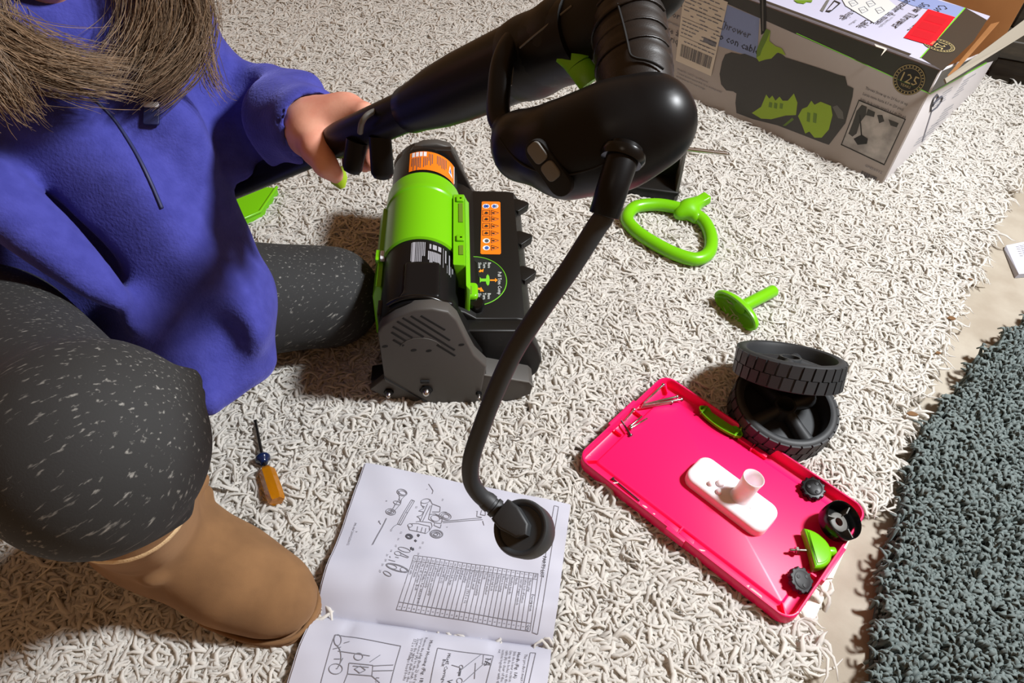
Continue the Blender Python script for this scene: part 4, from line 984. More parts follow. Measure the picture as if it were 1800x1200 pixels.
draw([arc(935, 320, 50, 24, -.2), [(885, 330), (890, 370), (930, 385)], [(985, 300), (1010, 350), (1100, 385), (1095, 440), (1010, 440)], arc(1165, 490, 56, 38, .2), arc(1165, 490, 36, 24, .2), arc(1150, 485, 62, 44, .2, 10, 2, 5), [(900, 380), (920, 400), (860, 430), (915, 440), (890, 480), (840, 490), (870, 510), (880, 545)], [(960, 350), (880, 540)], [(990, 370), (905, 545)], [(1010, 360), (980, 470), (970, 520)], [(980, 470), (1040, 460), (1130, 500), (1110, 570), (1040, 560), (970, 520)], arc(1045, 510, 50, 34, .2), [(830, 550), (870, 545), (1000, 560), (1010, 600), (985, 640)], arc(765, 590, 26, 20), [(740, 590), (760, 640), (940, 680), (980, 650), (980, 600), (850, 570), (780, 570)], [(850, 600), (840, 655)], [(900, 610), (885, 668)], [(940, 620), (930, 678)], [(1040, 560), (1030, 590), (1100, 620), (1110, 580)], [(1120, 545), (1300, 530), (1560, 505)], [(1130, 560), (1310, 545), (1570, 525)], [(1510, 430), (1505, 490), (1560, 500)], [(1560, 420), (1545, 470), (1600, 480), (1600, 420)], [(1570, 540), (1585, 590)]], 'machine_drawing', up)
draw([arc(1058, 685, 70, 44, .12), arc(1052, 690, 48, 28, .12), arc(1050, 690, 24, 14, .1), arc(1058, 685, 66, 40, .12)], 'wheel_drawing', up, .0012)
draw([arc(755, 712, 38, 24, .3), arc(750, 715, 24, 14, .3), arc(752, 713, 32, 20, .3)], 'pulley_drawing', up, .0013, 'print_ink_dark')
draw([[(845, 690), (870, 705)], [(850, 700), (866, 712)], [(815, 750), (835, 770)], [(775, 830), (780, 860)], [(795, 840), (800, 868)]], 'fastener_drawing', up, .0022, 'print_ink_dark')
draw([arc(700, 860, 70, 22, .3), [(640, 835), (635, 860)], arc(630, 900, 38, 22, .2), [(650, 890), (750, 940), (740, 950), (650, 920)], [(640, 950), (600, 940)], arc(620, 1060, 128, 36, .3), arc(560, 1045, 60, 22, .3), arc(700, 1085, 46, 26, .3), arc(620, 1060, 118, 28, .3), arc(512, 1125, 48, 20, .5), [(540, 930), (545, 950)], [(525, 970), (600, 990)], [(970, 130), (1020, 205), (1010, 240)], [(950, 190), (955, 185)]], 'cover_drawing', up); bpy.data.objects['cover_drawing']['kind'] = 'stuff'
mb = MB()
for i, (x, y) in enumerate(((495, 310), (415, 530), (550, 630), (660, 655), (630, 725), (600, 800), (550, 855), (505, 905), (490, 960), (455, 1010), (425, 1080), (870, 820), (900, 765), (850, 890), (1165, 600), (1120, 290), (1500, 425), (830, 375))): mb.text(str((8, 11, 23, 12, 16, 17, 14, 20, 24, 26, 27, 15, 13, 19, 9, 10, 1, 22)[i]), .0034, MP, pg(*z8(x, y)))
mb.build('callout_numbers', 'print_ink', up)
mb = MB(); mb.text('Model 26012/2612', .004, MP, pg(*z8(150, 560)), 0).text('9', .004, MP, pg(*z8(160, 650))); mb.build('footer_text', 'print_ink', up)
# lower page
draw([[(255, 958), (585, 1015), (530, 1215)], [(255, 958), (180, 1215)], [(770, 1025), (1050, 1065), (1010, 1215)], [(770, 1025), (730, 1215)], [(1235, 1048), (1262, 1050), (1225, 1215)], [(1235, 1048), (1200, 1215)]], 'figure_frames', lw, .0008, 'print_ink', z7)
draw([arc(268, 985, 18, 28), arc(255, 1070, 30, 60, 0, 12, -1.4, 1.4), [(250, 1080), (280, 1080)], [(245, 1030), (285, 1020)], arc(258, 1130, 34, 26), [(325, 1100), (445, 1112), (440, 1165), (318, 1155), (325, 1100)], arc(380, 1133, 28, 18, .1, 5), [(345, 1115), (425, 1122)], arc(372, 1068, 22, 18), [(445, 1115), (548, 1110)], [(445, 1140), (545, 1138)], [(300, 1000), (328, 992)], [(430, 1095), (482, 1060)], [(295, 1075), (265, 1130)], [(270, 1040), (430, 1065)], [(318, 1155), (300, 1200)], [(440, 1165), (480, 1200)]], 'assembly_drawing', lw, .0008, 'print_ink', z7)
draw([[(985, 1060), (870, 1150)], [(1040, 1075), (900, 1195)], [(1000, 1105), (1040, 1110)], [(840, 1110), (880, 1122)], [(1000, 1060), (995, 1105)], arc(888, 1120, 9, 9), arc(880, 1190, 14, 14), [(960, 1100), (955, 1180)]], 'shaft_drawing', lw, .0008, 'print_ink', z7)
draw([[(885, 1128), (878, 1165)]], 'bolt_drawing', lw, .0022, 'print_ink_dark', z7)
mb = MB()
mb.text('1A', .0095, MP, pg(*z7(1012, 1070))).text('M6x45 Carriage', .0052, MP, pg(*z7(822, 1050)), 0).text('Bolt', .0052, MP, pg(*z7(797, 1080))).text('Wing', .0085, MP, pg(*z7(820, 1180)))
mb.text('Motor Housing (Fig. 1B)', .0052, MP, pg(*z7(732, 985)), 0).text('Handle (Fig. 1A)', .0052, MP, pg(*z7(1172, 1045)), 0); mb.build('page_heading', 'print_ink_dark', lw, kind='stuff')
mb = MB()
for i, t in enumerate(('Remove the plug (Item 2) and attach the', 'upper motor (A) to the stub. Secure it', 'Secure the upper shaft to the housing', '57.2 x 10 Phillips head bolts')): mb.text(t, .0046, MP, pg(*z7(708 - 19 * i, 972 + 2 * i)), 0, .92)
for i, t in enumerate(('Slide the lower section of the shaft', 'Line up the holes on the upper', 'cable (A) is clear of the handle', 'sections together with the bolt', 'nut.')): mb.text(t, .0046, MP, pg(*z7(1152 - 19 * i, 1040 - 2 * i)), 0, .92)
mb.text('This product must be assembled', .0046, MP, pg(*z7(1207, 1055)), 0)
mb.text('Locking knob', .0052, MP, pg(*z7(462, 1170)), 0); mb.build('page_text', 'print_ink', lw)

# ================================================================= SNOW THROWER HEAD
blw = thing('snow_thrower', 'black and lime green snow thrower motor head standing on the rug', 'snow thrower', BLO + BY * 0.2)
def BL(x, y, z): return BLO + BX * x + BY * y + BZ * z
RBL = np.stack([BX, BY, BZ], 1)
def lp_(px, py, yy=0.0):
    q = PL(px, py, BLO + BY * yy, BY) - BLO; return float(q @ BX), float(q[2])
def yprism(ol, y0, y1, bev=0.0): return MB().prism(ol, y0, y1, bev, M=lambda p: BL(p[0], p[2], p[1]))   # outline in x-z, pushed along the motor axis
panel = [(.071, -.006), (.080, .082), (.063, .106), (.054, .13), (.039, .174), (.028, .189), (.007, .195), (-.015, .193), (-.04, .179), (-.058, .163), (-.064, .15), (-.062, .05), (.017, -.012)]
yprism(panel, -0.004, 0.016, 0.003).build('side_panel', 'charcoal_plastic', blw, smooth=35)
spn = bpy.data.objects['side_panel']
yprism([(-.085, .026), (-.064, .05), (.019, -.012), (-.03, -.02)][::-1], 0.002, 0.014, 0.002).build('lower_flange', 'charcoal_plastic', blw, smooth=35)
yprism([(-.066, .16), (-.066, .03), (-.085, .026), (-.085, .0), (.0, -.015), (.07, -.01), (.075, .08), (.05, .13), (.03, .17)], 0.018, 0.05, 0.004).build('gear_case', 'black_plastic', blw, smooth=35)
z6 = lambda x, y: (640 + x / 5.453, 520 + y / 5.453)
for a, b in (((545, 190), (775, 325)), ((450, 192), (822, 425)), ((372, 210), (868, 518)), ((318, 243), (570, 393)), ((277, 293), (462, 400)), ((264, 348), (400, 432)), ((280, 420), (378, 478)), ((698, 468), (872, 573))):
    p, q = np.array(lp_(*z6(*a), -.004)), np.array(lp_(*z6(*b), -.004)); t = nrm(q - p); nn = np.array([-t[1], t[0]]) * 0.0016
    yprism([p - nn, q - nn, q + nn, p + nn], -0.0046, -0.0035).build('vent_slot', 'slot_black', spn)  # raised dark strips, their black standing in for shade inside the slots
for (x, y) in ((200, 483), (933, 467), (475, 520), (620, 525)):
    p = lp_(*z6(x, y), -.004); yprism(ellipse(*p, .0042, .0022, 14, .3), -0.0046, -0.003).build('screw_recess', 'slot_black', spn)
mb = MB(); ce = lp_(*z6(545, 480), -.004); pts = [BL(ce[0] + 0.028 * math.cos(t), -0.0042, ce[1] - 0.006 + 0.022 * math.sin(t)) for t in np.linspace(0.35, 2.9, 16)]; mb.tube(pts, 0.0008, 6).build('moulded_arc', 'charcoal_plastic', spn, smooth=60)
a, b = lp_(*z6(190, 780), -.004), lp_(*z6(740, 1095), -.004); MB().tube([BL(a[0], -0.0042, a[1]), BL(b[0], -0.0042, b[1])], 0.0011, 6).build('moulded_ridge', 'slot_black', spn)
def dome(px, py, r, yy=-0.004):
    p = lp_(*z6(px, py), yy); return MB().lathe([(r * 1.55, 0), (r * 1.55, 0.002), (r, 0.0022), (r * .98, 0.005), (r * .75, 0.0085), (r * .35, 0.0105), (0, 0.011)], BL(p[0], yy, p[1]), -BY, 20)
for px, py, r, yy in ((595, 895, .0056, -.004), (237, 915, .0042, .001), (1100, 928, .0026, -.004), (620, 1088, .0040, .0)):
    p = lp_(*z6(px, py), yy); bo = BL(p[0], yy, p[1])
    nt_ = MB().lathe([(r * 1.7, 0), (r * 1.7, 0.003), (r * 1.5, 0.004), (r * .9, 0.004)], bo, -BY, 6).build('axle_nut', 'black_satin', blw, smooth=35)
    MB().lathe([(r, 0.003), (r * .98, 0.006), (r * .75, 0.0095), (r * .35, 0.0115), (0, 0.012)], bo, -BY, 20).build('acorn_cap', 'steel', nt_, smooth=60)
p = lp_(*z6(583, 815), -.004); MB().box(BL(p[0], -0.005, p[1]), (.013, .004, .005), RBL, bev=.0008).build('nut_shroud', 'slot_black', spn)
# motor tube
MX, MZ_, MR = -0.012, 0.140, 0.053
mo = BL(MX, 0, MZ_)
MB().lathe([(0.044, 0.010), (0.0515, 0.012), (MR, 0.018), (MR, 0.145)], mo, BY, 64).build('motor_case', 'black_satin', blw, smooth=50)
MB().lathe([(MR - 0.001, 0.285), (MR - 0.0005, 0.362), (0.0495, 0.366), (0.0485, 0.372), (0.0482, 0.388), (0.044, 0.394), (0.03, 0.396), (0, 0.397)], mo, BY, 64).build('motor_case', 'black_satin', blw, smooth=50)
gb_ = MB().lathe([(0.0528, 0.136), (0.0562, 0.138), (0.0562, 0.252), (0.0580, 0.2545), (0.0582, 0.262), (0.0575, 0.264), (0.0575, 0.284), (0.0568, 0.290), (0.0538, 0.291)], mo, BY, 64).build('green_band', 'green_plastic', blw, smooth=22)
def CY(ang, y, r): return BL(MX + r * math.sin(ang), y, MZ_ + r * math.cos(ang))
def cpatch(a0, a1, y0, y1, r, n=14):
    vs = []; 
    for k in range(n + 1):
        a = a0 + (a1 - a0) * k / n; vs += [CY(a, y0, r), CY(a, y1, r)]
    return MB().add(vs, [(2*k, 2*k+2, 2*k+3, 2*k+1) for k in range(n)])
# raised lug on the near motor case and shiny clamp edge
solid('motor_lug', [(s_box(CY(0.1, 0.055, MR - .002), (.024, .034, .0032), np.stack([BX, BY, BZ]), .004), .004), (s_cap(BL(-.03, .022, .186), BL(.03, .02, .180), .006, .005), .008)], BL(-.06, 0, .165) - .02, BL(.06, .1, .21) + .02, .002, 'black_satin', blw)
MB().tube([BL(x, .018, MZ_ + math.sqrt(max(0, .0555 ** 2 - (x - MX) ** 2))) for x in np.linspace(-.05, .036, 16)], .0032, 10).build('rim_bead', 'black_gloss', blw, smooth=60)
# green flanges
def gb(px, py, z, nm, size, m='green_plastic', R=None, parent=gb_): q = G(px, py, z); return MB().box(q, size, RBL, bev=0.0012).build(nm, m, parent, smooth=35)
fl_ = yprism([(.036, .06), (.052, .075), (.056, .165), (.050, .178), (.034, .178), (.040, .14)], 0.10, 0.262, 0.002).build('side_flange', 'green_plastic', gb_, smooth=35)
yprism([(.046, .06), (.0555, .06), (.0575, .168), (.0515, .176), (.0515, .16)], 0.06, 0.255, 0.0012).build('flange_wall', 'green_plastic', gb_, smooth=35)
for y0, z0 in ((0.247, .1795), (0.155, .1795)):
    MB().box(BL(.044, y0, z0), (.011, .013, .004), RBL, bev=.001).build('flange_boss', 'green_plastic', gb_, smooth=35)
    MB().lathe([(.0017, 0), (0, 0)], BL(.045, y0, z0 + .0022), BZ, 12).build('boss_hole', 'slot_black', gb_)
for y0, l in ((.215, .045), (.13, .02)): MB().box(BL(.045, y0, .1785), (.006, l, .0015), RBL).build('flange_slot', 'photo_green_dark', gb_)
yprism([(-.079, .055), (-.060, .055), (-.060, .135), (-.066, .15), (-.073, .15), (-.079, .13)][::1], 0.085, 0.262, 0.002).build('side_flange', 'green_plastic', gb_, smooth=35)
MB().box(BL(-.072, .145, .152), (.01, .022, .008), RBL, bev=.001).build('flange_boss', 'green_plastic', gb_, smooth=35)
MB().box(BL(-.0665, .142, .156), (.007, .018, .006), RBL, bev=.001).build('white_clip', 'print_white', gb_, smooth=35)
# orange warning label on the tube
ol_ = cpatch(-.44, 1.06, .302, .352, MR + .0004).build('warning_label', 'orange_label', blw)
mb = MB(); rb = np.random.RandomState(5)
for k in range(22):
    a = -.36 + 1.10 * k / 22
    y1 = .346 if k > 9 else .336; l = rb.uniform(.018, .036)
    if k in (6, 13, 14): continue
    mb.add([CY(a, y1 - l, MR + .0008), CY(a + .02, y1 - l, MR + .0008), CY(a + .02, y1, MR + .0008), CY(a, y1, MR + .0008)], [(0, 1, 2, 3)])
mb.build('label_text', 'print_ink_dark', ol_)
mb = MB()
for k in range(4): a = -.36 + k * .115; mb.add([CY(a, .338, MR + .001), CY(a + .085, .338, MR + .001), CY(a + .085, .350, MR + .001), CY(a, .350, MR + .001)], [(0, 1, 2, 3)])
mb.build('label_heading', 'print_white', ol_)
cpatch(1.04, 1.075, .304, .350, MR + .001, 3).build('label_margin', 'print_white', ol_)
mb = MB(); mb.add([CY(.80, .318, MR + .001), CY(.97, .312, MR + .001), CY(.85, .340, MR + .001)], [(0, 1, 2)]); mb.build('label_symbol', 'print_white', ol_)
mb = MB(); mb.add([CY(.83, .322, MR + .0013), CY(.91, .318, MR + .0013), CY(.86, .332, MR + .0013)], [(0, 1, 2)]); mb.build('label_symbol', 'print_blue', ol_)
# rating plate printed in silver
rp = MB(); rb = np.random.RandomState(9)
for a0, a1, y0, y1 in ((-.22, -.205, .090, .128), (-.19, -.11, .088, .129)): rp.add(cpatch(a0, a1, y0, y1, MR + .0006, 3).v, [(2*k, 2*k+2, 2*k+3, 2*k+1) for k in range(3)])
for k in range(6): a = -.09 + k * .042; rp.add([CY(a, .088 + .012 * (k > 3), MR + .0006), CY(a + .022, .088 + .012 * (k > 3), MR + .0006), CY(a + .022, .129, MR + .0006), CY(a, .129, MR + .0006)], [(0, 1, 2, 3)])
for k in range(8): a = .22 + k * .045; l = rb.uniform(.018, .030); rp.add([CY(a, .112 - l, MR + .0006), CY(a + .03, .112 - l, MR + .0006), CY(a + .03, .112, MR + .0006), CY(a, .112, MR + .0006)], [(0, 1, 2, 3)])
for a, w_ in ((.25, .05), (.34, .11), (.49, .09)): rp.add([CY(a, .117, MR + .0006), CY(a + w_, .117, MR + .0006), CY(a + w_, .127, MR + .0006), CY(a, .127, MR + .0006)], [(0, 1, 2, 3)])
for k, (y0, y1) in enumerate(((.088, .128), (.10, .126), (.082, .098), (.082, .122), (.080, .120), (.09, .121))): a = .64 + k * .068; rp.add([CY(a, y0, MR + .0006), CY(a + (.012 if k % 2 == 0 else .035), y0, MR + .0006), CY(a + (.012 if k % 2 == 0 else .035), y1, MR + .0006), CY(a, y1, MR + .0006)], [(0, 1, 2, 3)])
rp.build('rating_print', 'print_grey', blw)
# far end panel
yprism([(x, z) for x, z in panel], 0.372, 0.388, 0.003).build('far_panel', 'charcoal_plastic', blw, smooth=35)
yprism([(.03, .19), (.045, .155), (.07, .10), (.10, .04), (.085, .0), (-.04, .0), (-.06, .15), (-.03, .19)][::-1], 0.362, 0.374, 0.002).build('far_plate', 'grip_rubber', blw, smooth=35)
# auger hood
DZ = 0.120
yprism([(.03, .0), (.118, -.004), (.142, .03), (.150, .07), (.143, .104), (.134, DZ - .002), (.122, DZ), (.066, DZ), (.05, .132), (.03, .14)], 0.052, 0.352, 0.003).build('auger_hood', 'black_plastic', blw, smooth=35)
yprism([(.045, .0), (.135, -.004), (.158, .030), (.162, .055), (.154, .078), (.138, .110), (.128, .118), (.05, .118)], 0.030, 0.056, 0.004).build('hood_side', 'black_plastic', blw, smooth=35)
for y0 in (0.322, 0.238, 0.155):
    MB().prism([(.132, y0 + .012), (.132, y0 - .018), (.140, y0 - .021), (.1565, y0 - .005), (.1585, y0 + .001), (.156, y0 + .005), (.14, y0 + .013)][::-1], 0.104, 0.1175, bev=0.002, M=lambda p: BL(*p)).build('hood_tooth', 'black_plastic', blw, smooth=35)
# skid shoe on the near side
yprism([(.072, .060), (.074, -.006), (.098, -.008), (.146, .018), (.148, .038), (.142, .046), (.08, .064)][::1], -0.002, 0.032, 0.002).build('skid_shoe', 'charcoal_plastic', blw, smooth=35)
MB().tube([BL(.076, -0.002, .0635), BL(.142, -0.002, .0465), BL(.149, -0.002, .036)], .0012, 6).build('shoe_edge', 'grey_insert', blw)
# pictogram label on the hood
def DK(px, py, l=0.0006): return G(px, py, DZ + l)
z9 = lambda x, y: (820 + x / 5.214, 330 + y / 5.217)
def dpoly(name, pts, m, l, parent): return MB().poly([DK(*z9(*p), l) for p in pts]).build(name, m, parent)
pl_ = dpoly('pictogram_label', [(140,130),(150,125),(300,127),(310,135),(316,600),(305,610),(140,608),(128,600)], 'orange_label', .0006, blw)
for (x, y) in ((180, 168), (260, 168)): dpoly('pictogram', ellipse(x, y, 33, 21, 20), 'print_white', .0009, pl_); dpoly('pictogram', ellipse(x - 8, y, 14, 15, 14), 'print_blue', .0012, pl_); dpoly('pictogram', ellipse(x + 12, y, 12, 14, 14), 'print_blue' if x < 200 else 'print_grey', .0012, pl_)
for (x, y) in ((182, 485), (182, 550)): dpoly('pictogram', ellipse(x, y, 33, 22, 20), 'print_white', .0009, pl_); dpoly('pictogram', ellipse(x + 4, y, 19, 15, 14), 'print_blue' if y > 500 else 'print_ink_dark', .0012, pl_)
def outl(name, pts, w_=.0006):
    mb = MB()
    for i in range(len(pts)): mb.tube([DK(*z9(*pts[i]), .0009), DK(*z9(*pts[(i + 1) % len(pts)]), .0009)], w_ * .7, 4)
    mb.build(name, 'print_black', pl_)
for y in (228, 285, 348, 413): outl('pictogram', [(148, y - 22), (214, y - 22), (214, y + 22), (148, y + 22)]); dpoly('pictogram_figure', [(160, y + 8), (178, y - 12), (205, y + 2), (186, y + 12)], 'print_black', .001, pl_)
for y in (228, 285, 350, 415, 482, 548): outl('pictogram', [(228, y - 22), (296, y), (228, y + 24)]); dpoly('pictogram_figure', [(234, y - 6), (262, y - 3), (256, y + 8), (236, y + 8)], 'print_black', .001, pl_)
# chute decal
arcp = [(62, 632)] + [(62 + 305 * math.sin(t), 857 - 225 * math.cos(t)) for t in np.linspace(0.12, math.pi - .12, 26)] + [(30, 1083), (30, 915), (80, 905), (118, 870), (122, 835), (105, 800), (95, 690), (62, 660)]
dc = dpoly('chute_decal', arcp, 'slot_black', .0005, blw)
mb = MB(); e = arcp[:29] + [(30, 915)]
for i in range(len(e) - 1): mb.tube([DK(*z9(*e[i]), .0008), DK(*z9(*e[i + 1]), .0008)], .0007, 5)
mb.build('decal_outline', 'print_green', dc)
dpoly('decal_knob', [(122, 818), (135, 832), (180, 832), (182, 808), (195, 792), (208, 810), (214, 850), (208, 885), (195, 897), (182, 880), (178, 858), (135, 858), (122, 870)], 'print_green', .0009, dc)
dpoly('decal_button', ellipse(73, 982, 24, 58, 24), 'print_green', .0009, dc)
dpoly('decal_arrow', [(216, 840), (262, 840), (262, 826), (286, 846), (262, 866), (262, 853), (216, 853)], 'print_orange', .0009, dc)
dpoly('decal_arrow', [(112, 768), (128, 745), (138, 755), (158, 742), (152, 775), (140, 768), (122, 775)], 'print_orange', .0009, dc)
dpoly('decal_arrow', [(85, 915), (130, 918), (132, 908), (160, 950), (122, 950), (128, 936), (85, 930)], 'print_orange', .0009, dc)
def DKt(org):
    p0 = DK(*z9(*org), .001); dx = nrm(DK(*z9(org[0], org[1] + 50), .001) - p0); dy = nrm(DK(*z9(org[0] + 50, org[1]), .001) - p0)
    return lambda x, y: p0 + dx * x + dy * y
for t, org, s_ in (('Pull Trim Comp', (288, 770), .0075), ('Slow', (108, 684), .0068), ('Turn', (152, 682), .0068), ('Base', (196, 684), .0068), ('Slow', (106, 965), .0068), ('Turn', (150, 963), .0068), ('Base', (194, 965), .0068)):
    MB().text(t, s_, DKt(org), (0, 0)).build('decal_text', 'print_white', dc)
# green latch block beside the decal
lt = MB().box(BL(.060, .093, .130), (.018, .030, .018), RBL, bev=.004).build('chute_latch', 'green_plastic', blw, smooth=35)
MB().box(BL(.056, .090, .139), (.008, .016, .003), RBL, bev=.0008).build('latch_recess', 'photo_green_dark', lt)
MB().lathe([(.012, 0), (.012, .012), (.010, .015), (0, .016)], BL(.066, .075, .117), BZ, 24).build('latch_post', 'black_gloss', blw, smooth=50)

# ================================================================= UPPER SHAFT WITH HANDLE, CORD AND PLUG
HA, HB = D(1000, 70, .49), D(590, 250, .72); HD = HB - HA
def SH(t): return HA + HD * t
hnd = thing('handle_shaft', 'black snow thrower handle with grip, shaft and power cord held in the air', 'handle', SH(2.0))
sd_ = nrm(HD)
def rod(t0, t1, prof, m, name, n=32):
    """prof: (fraction along, radius)"""
    a, b = SH(t0), SH(t1); L = np.linalg.norm(b - a); return MB().lathe([(r, f * L) for f, r in prof], a, b - a, n).build(name, m, hnd, smooth=50)
rod(0.5, 2.25, [(0, .0145), (0.99, .0145), (1, .0135)], 'black_satin', 'shaft_tube')
rod(0.28, 1.0, [(0, .0165), (.02, .0172), (.94, .0172), (.985, .0165), (1, .0145)], 'black_satin', 'lower_collar')
rod(-0.05, 0.60, [(0, .027), (.3, .0268), (.62, .0262), (.78, .0245), (.92, .0208), (.985, .020), (1, .0175)], 'black_satin', 'upper_sleeve')
# hanging tabs and cable clip on the collar
for (x0, y0, d0, x1, y1, d1, r0, r1) in ((628, 248, .672, 617, 305, .688, .0105, .0098), (668, 240, .655, 673, 316, .672, .0100, .0105)):
    a, b = D(x0, y0, d0), D(x1, y1, d1); MB().tube([a, a * .5 + b * .5, b - nrm(b - a) * r1 * .6, b - nrm(b - a) * r1 * .15, b], [r0, r1, r1, r1 * .75, r1 * .3], 18, flat=(1, .55), hint=tuple(_f)).build('collar_tab', 'black_satin', hnd, smooth=60)
cp = smooth_path([D(*p) for p in ((633, 233, .644), (636, 216, .634), (645, 203, .632), (660, 195, .640), (676, 194, .655))], 5)
MB().tube(cp, .0026, 10).build('cable_clip', 'grey_insert', hnd, smooth=60)
a, b = D(588, 296, .765), D(602, 331, .772)
MB().tube([a, a * .4 + b * .6, b], [.010, .009, .003], 10, flat=(1, .5), hint=tuple(_f)).build('release_tab', 'photo_green', hnd, smooth=40)
# housing and guard: one smooth body
hs = [(1000, 68, .492), (935, 100, .517), (1075, 32, .470), (1150, -30, .455)]
H_ = [D(*p) for p in hs]
hous = [(s_cap(H_[1], H_[0], .0265, .0265), .01), (s_cap(H_[0], H_[2], .0265, .0245), .01), (s_cap(H_[2], H_[3], .0245, .022), .012), (s_cap(D(935, 100, .517), D(885, 122, .546), .0265, .0265), .01)]
solid('trigger_housing', hous, *bounds(H_ + [D(885, 122, .546)], .04), .003, 'black_plastic', hnd)
P = lambda x, y, d: D(x, y, d)
pods = [(P(888, 226, .475), .0095), (P(925, 256, .458), .0200), (P(1000, 262, .437), .0268), (P(1080, 240, .424), .0287), (P(1140, 215, .418), .0272)]
pod = [(s_cap(pods[i][0], pods[i + 1][0], pods[i][1], pods[i + 1][1]), .012) for i in range(4)]
pod += [('cut', s_cap(P(965, 302, .405), P(990, 335, .405), .0, .0), .001)][:0]
podf = sdf(pod)
def hit(fn, px, py, d0=.3, d1=.7):
    d = d0; r = ray(px, py); k = np.linalg.norm(r)
    for _ in range(200):
        v = float(fn((CAMP + r * d)[None])[0])
        if v < 1e-5 or d > d1: break
        d += max(v, 1e-5) / k
    p = CAMP + r * d; e = 1e-4; g = np.array([float(fn((p + e * np.eye(3)[i])[None])[0] - fn((p - e * np.eye(3)[i])[None])[0]) for i in range(3)])
    return p, nrm(g)
podo = solid('rear_pod', pod, *bounds([p for p, _ in pods], .045), .0022, 'black_satin', hnd)
# parting seam round the pod
mb = MB(); sp_ = []
for x, y in ((878, 243), (905, 278), (935, 297), (985, 308), (1030, 300), (1062, 288)): p, g = hit(podf, x, y); sp_.append(p + g * .0001)
mb.tube(smooth_path(sp_, 5), .0006, 6).build('seam', 'slot_black', podo)
# slot with two grey keepers
p0, g0 = hit(podf, 958, 288); ps, _ = hit(podf, 938, 262); pe, _ = hit(podf, 992, 328); sl_ = nrm(pe - ps - g0 * np.dot(pe - ps, g0)); sw = np.cross(g0, sl_)
pc = (ps + pe) / 2 - g0 * 0.001; pc = hit(podf, 964, 296)[0]
SM = lambda p: pc + sl_ * p[0] + sw * p[1] + g0 * p[2]
MB().prism(rrect(.036, .0145, .007, 6), -.004, .0008, bev=.0006, M=SM).build('cord_slot', 'slot_black', podo, smooth=40)
for i in range(40): pass
for x0, x1 in ((-.0165, -.0045), (-.0035, .0075)): MB().prism(rrect(x1 - x0, .0095, .003, 4, (x0 + x1) / 2, .001), 0, .0022, bev=.0007, M=SM).build('cord_keeper', 'grey_insert', podo, smooth=40)
hf_ = sdf(hous)
MB().tube(smooth_path([hit(hf_, x, y, .3, .8)[0] for x, y in ((914, 84), (935, 66), (960, 46), (985, 26), (1005, 10))], 5), .0007, 6).build('seam', 'grey_insert', hnd)
# rubber grip, ribbed
gp_ = smooth_path([P(1128, 205, .425), P(1118, 150, .432), P(1110, 80, .446), P(1100, 10, .462), P(1090, -50, .475)], 12)
rad = []
for i in range(len(gp_)):
    u_ = i / (len(gp_) - 1); rad.append(.0225 + .0018 * math.sin(u_ * 3.1) + (.0007 * (math.cos(i * 2.1) > .2) if 14 < i < 44 else 0))
grp = MB().tube(gp_, rad, 40, flat=(1.0, .92), hint=tuple(_r)).build('grip', 'grip_rubber', hnd, smooth=60)
mb = MB()
for i in range(17, 42, 5):
    c = gp_[i]; t = nrm(gp_[i + 1] - gp_[i - 1]); a, b, _ = frame_of(t, tuple(_r)); pts = []
    for an in np.linspace(-2.4, 0.9, 18): pts.append(c + (rad[i] * 1.0 + .0004) * (a * math.cos(an) * 1.0 + b * .92 * math.sin(an)) + t * .002 * math.sin(an * 2))
    mb = MB().tube(pts, .0009, 6); mb.build('grip_rib', 'grip_rubber', grp, smooth=60)
gq = [gp_[i] for i in range(0, len(gp_), 6)]; grf = sdf([(s_cap(gq[i], gq[i + 1], .0238), .004) for i in range(len(gq) - 1)])
sq = []
for x, y in ((1086, 8), (1096, 45), (1103, 75), (1108, 96), (1118, 103), (1134, 106), (1150, 112), (1166, 122)):
    p_, g_ = hit(grf, x, y, .3, .8); sq.append(p_ + g_ * .0003)
MB().tube(smooth_path(sq, 6), .0008, 6).build('grip_seam', 'slot_black', grp)
# inner palm insert
pi_ = [P(1052, 85, .452), P(1060, 120, .440), P(1072, 150, .428)]
# front guard strap
st = smooth_path([P(945, 36, .515), P(905, 66, .500), P(884, 108, .490), P(877, 160, .484), P(877, 205, .478), P(892, 230, .470)], 6)
MB().tube(st, [.0078] * len(st), 16, flat=(.8, 1), hint=tuple(_r)).build('guard_strap', 'black_satin', hnd, smooth=60)
hk = smooth_path([P(897, 150, .494), P(900, 120, .496), P(904, 100, .497), P(910, 94, .499), P(913, 102, .500)], 5)
MB().tube(hk, .0012, 8).build('cord_hook', 'grey_insert', hnd, smooth=60)  # light grey colour stands in for the highlight on the hook
# green trigger and lock button
def gtab(pts, w_, name):
    q = [P(*p) for p in pts]; return MB().tube(smooth_path(q, 5), w_, 16, flat=(1, .45), hint=tuple(_f)).build(name, 'green_dark', hnd, smooth=45)
gtab([(996, 90, .474), (1010, 102, .472), (1020, 114, .470)], .0095, 'trigger'); gtab([(1018, 116, .470), (1030, 132, .468), (1039, 145, .468)], .0085, 'trigger')
gtab([(1044, 22, .452), (1052, 10, .450), (1060, -4, .450)], .0058, 'lock_button')
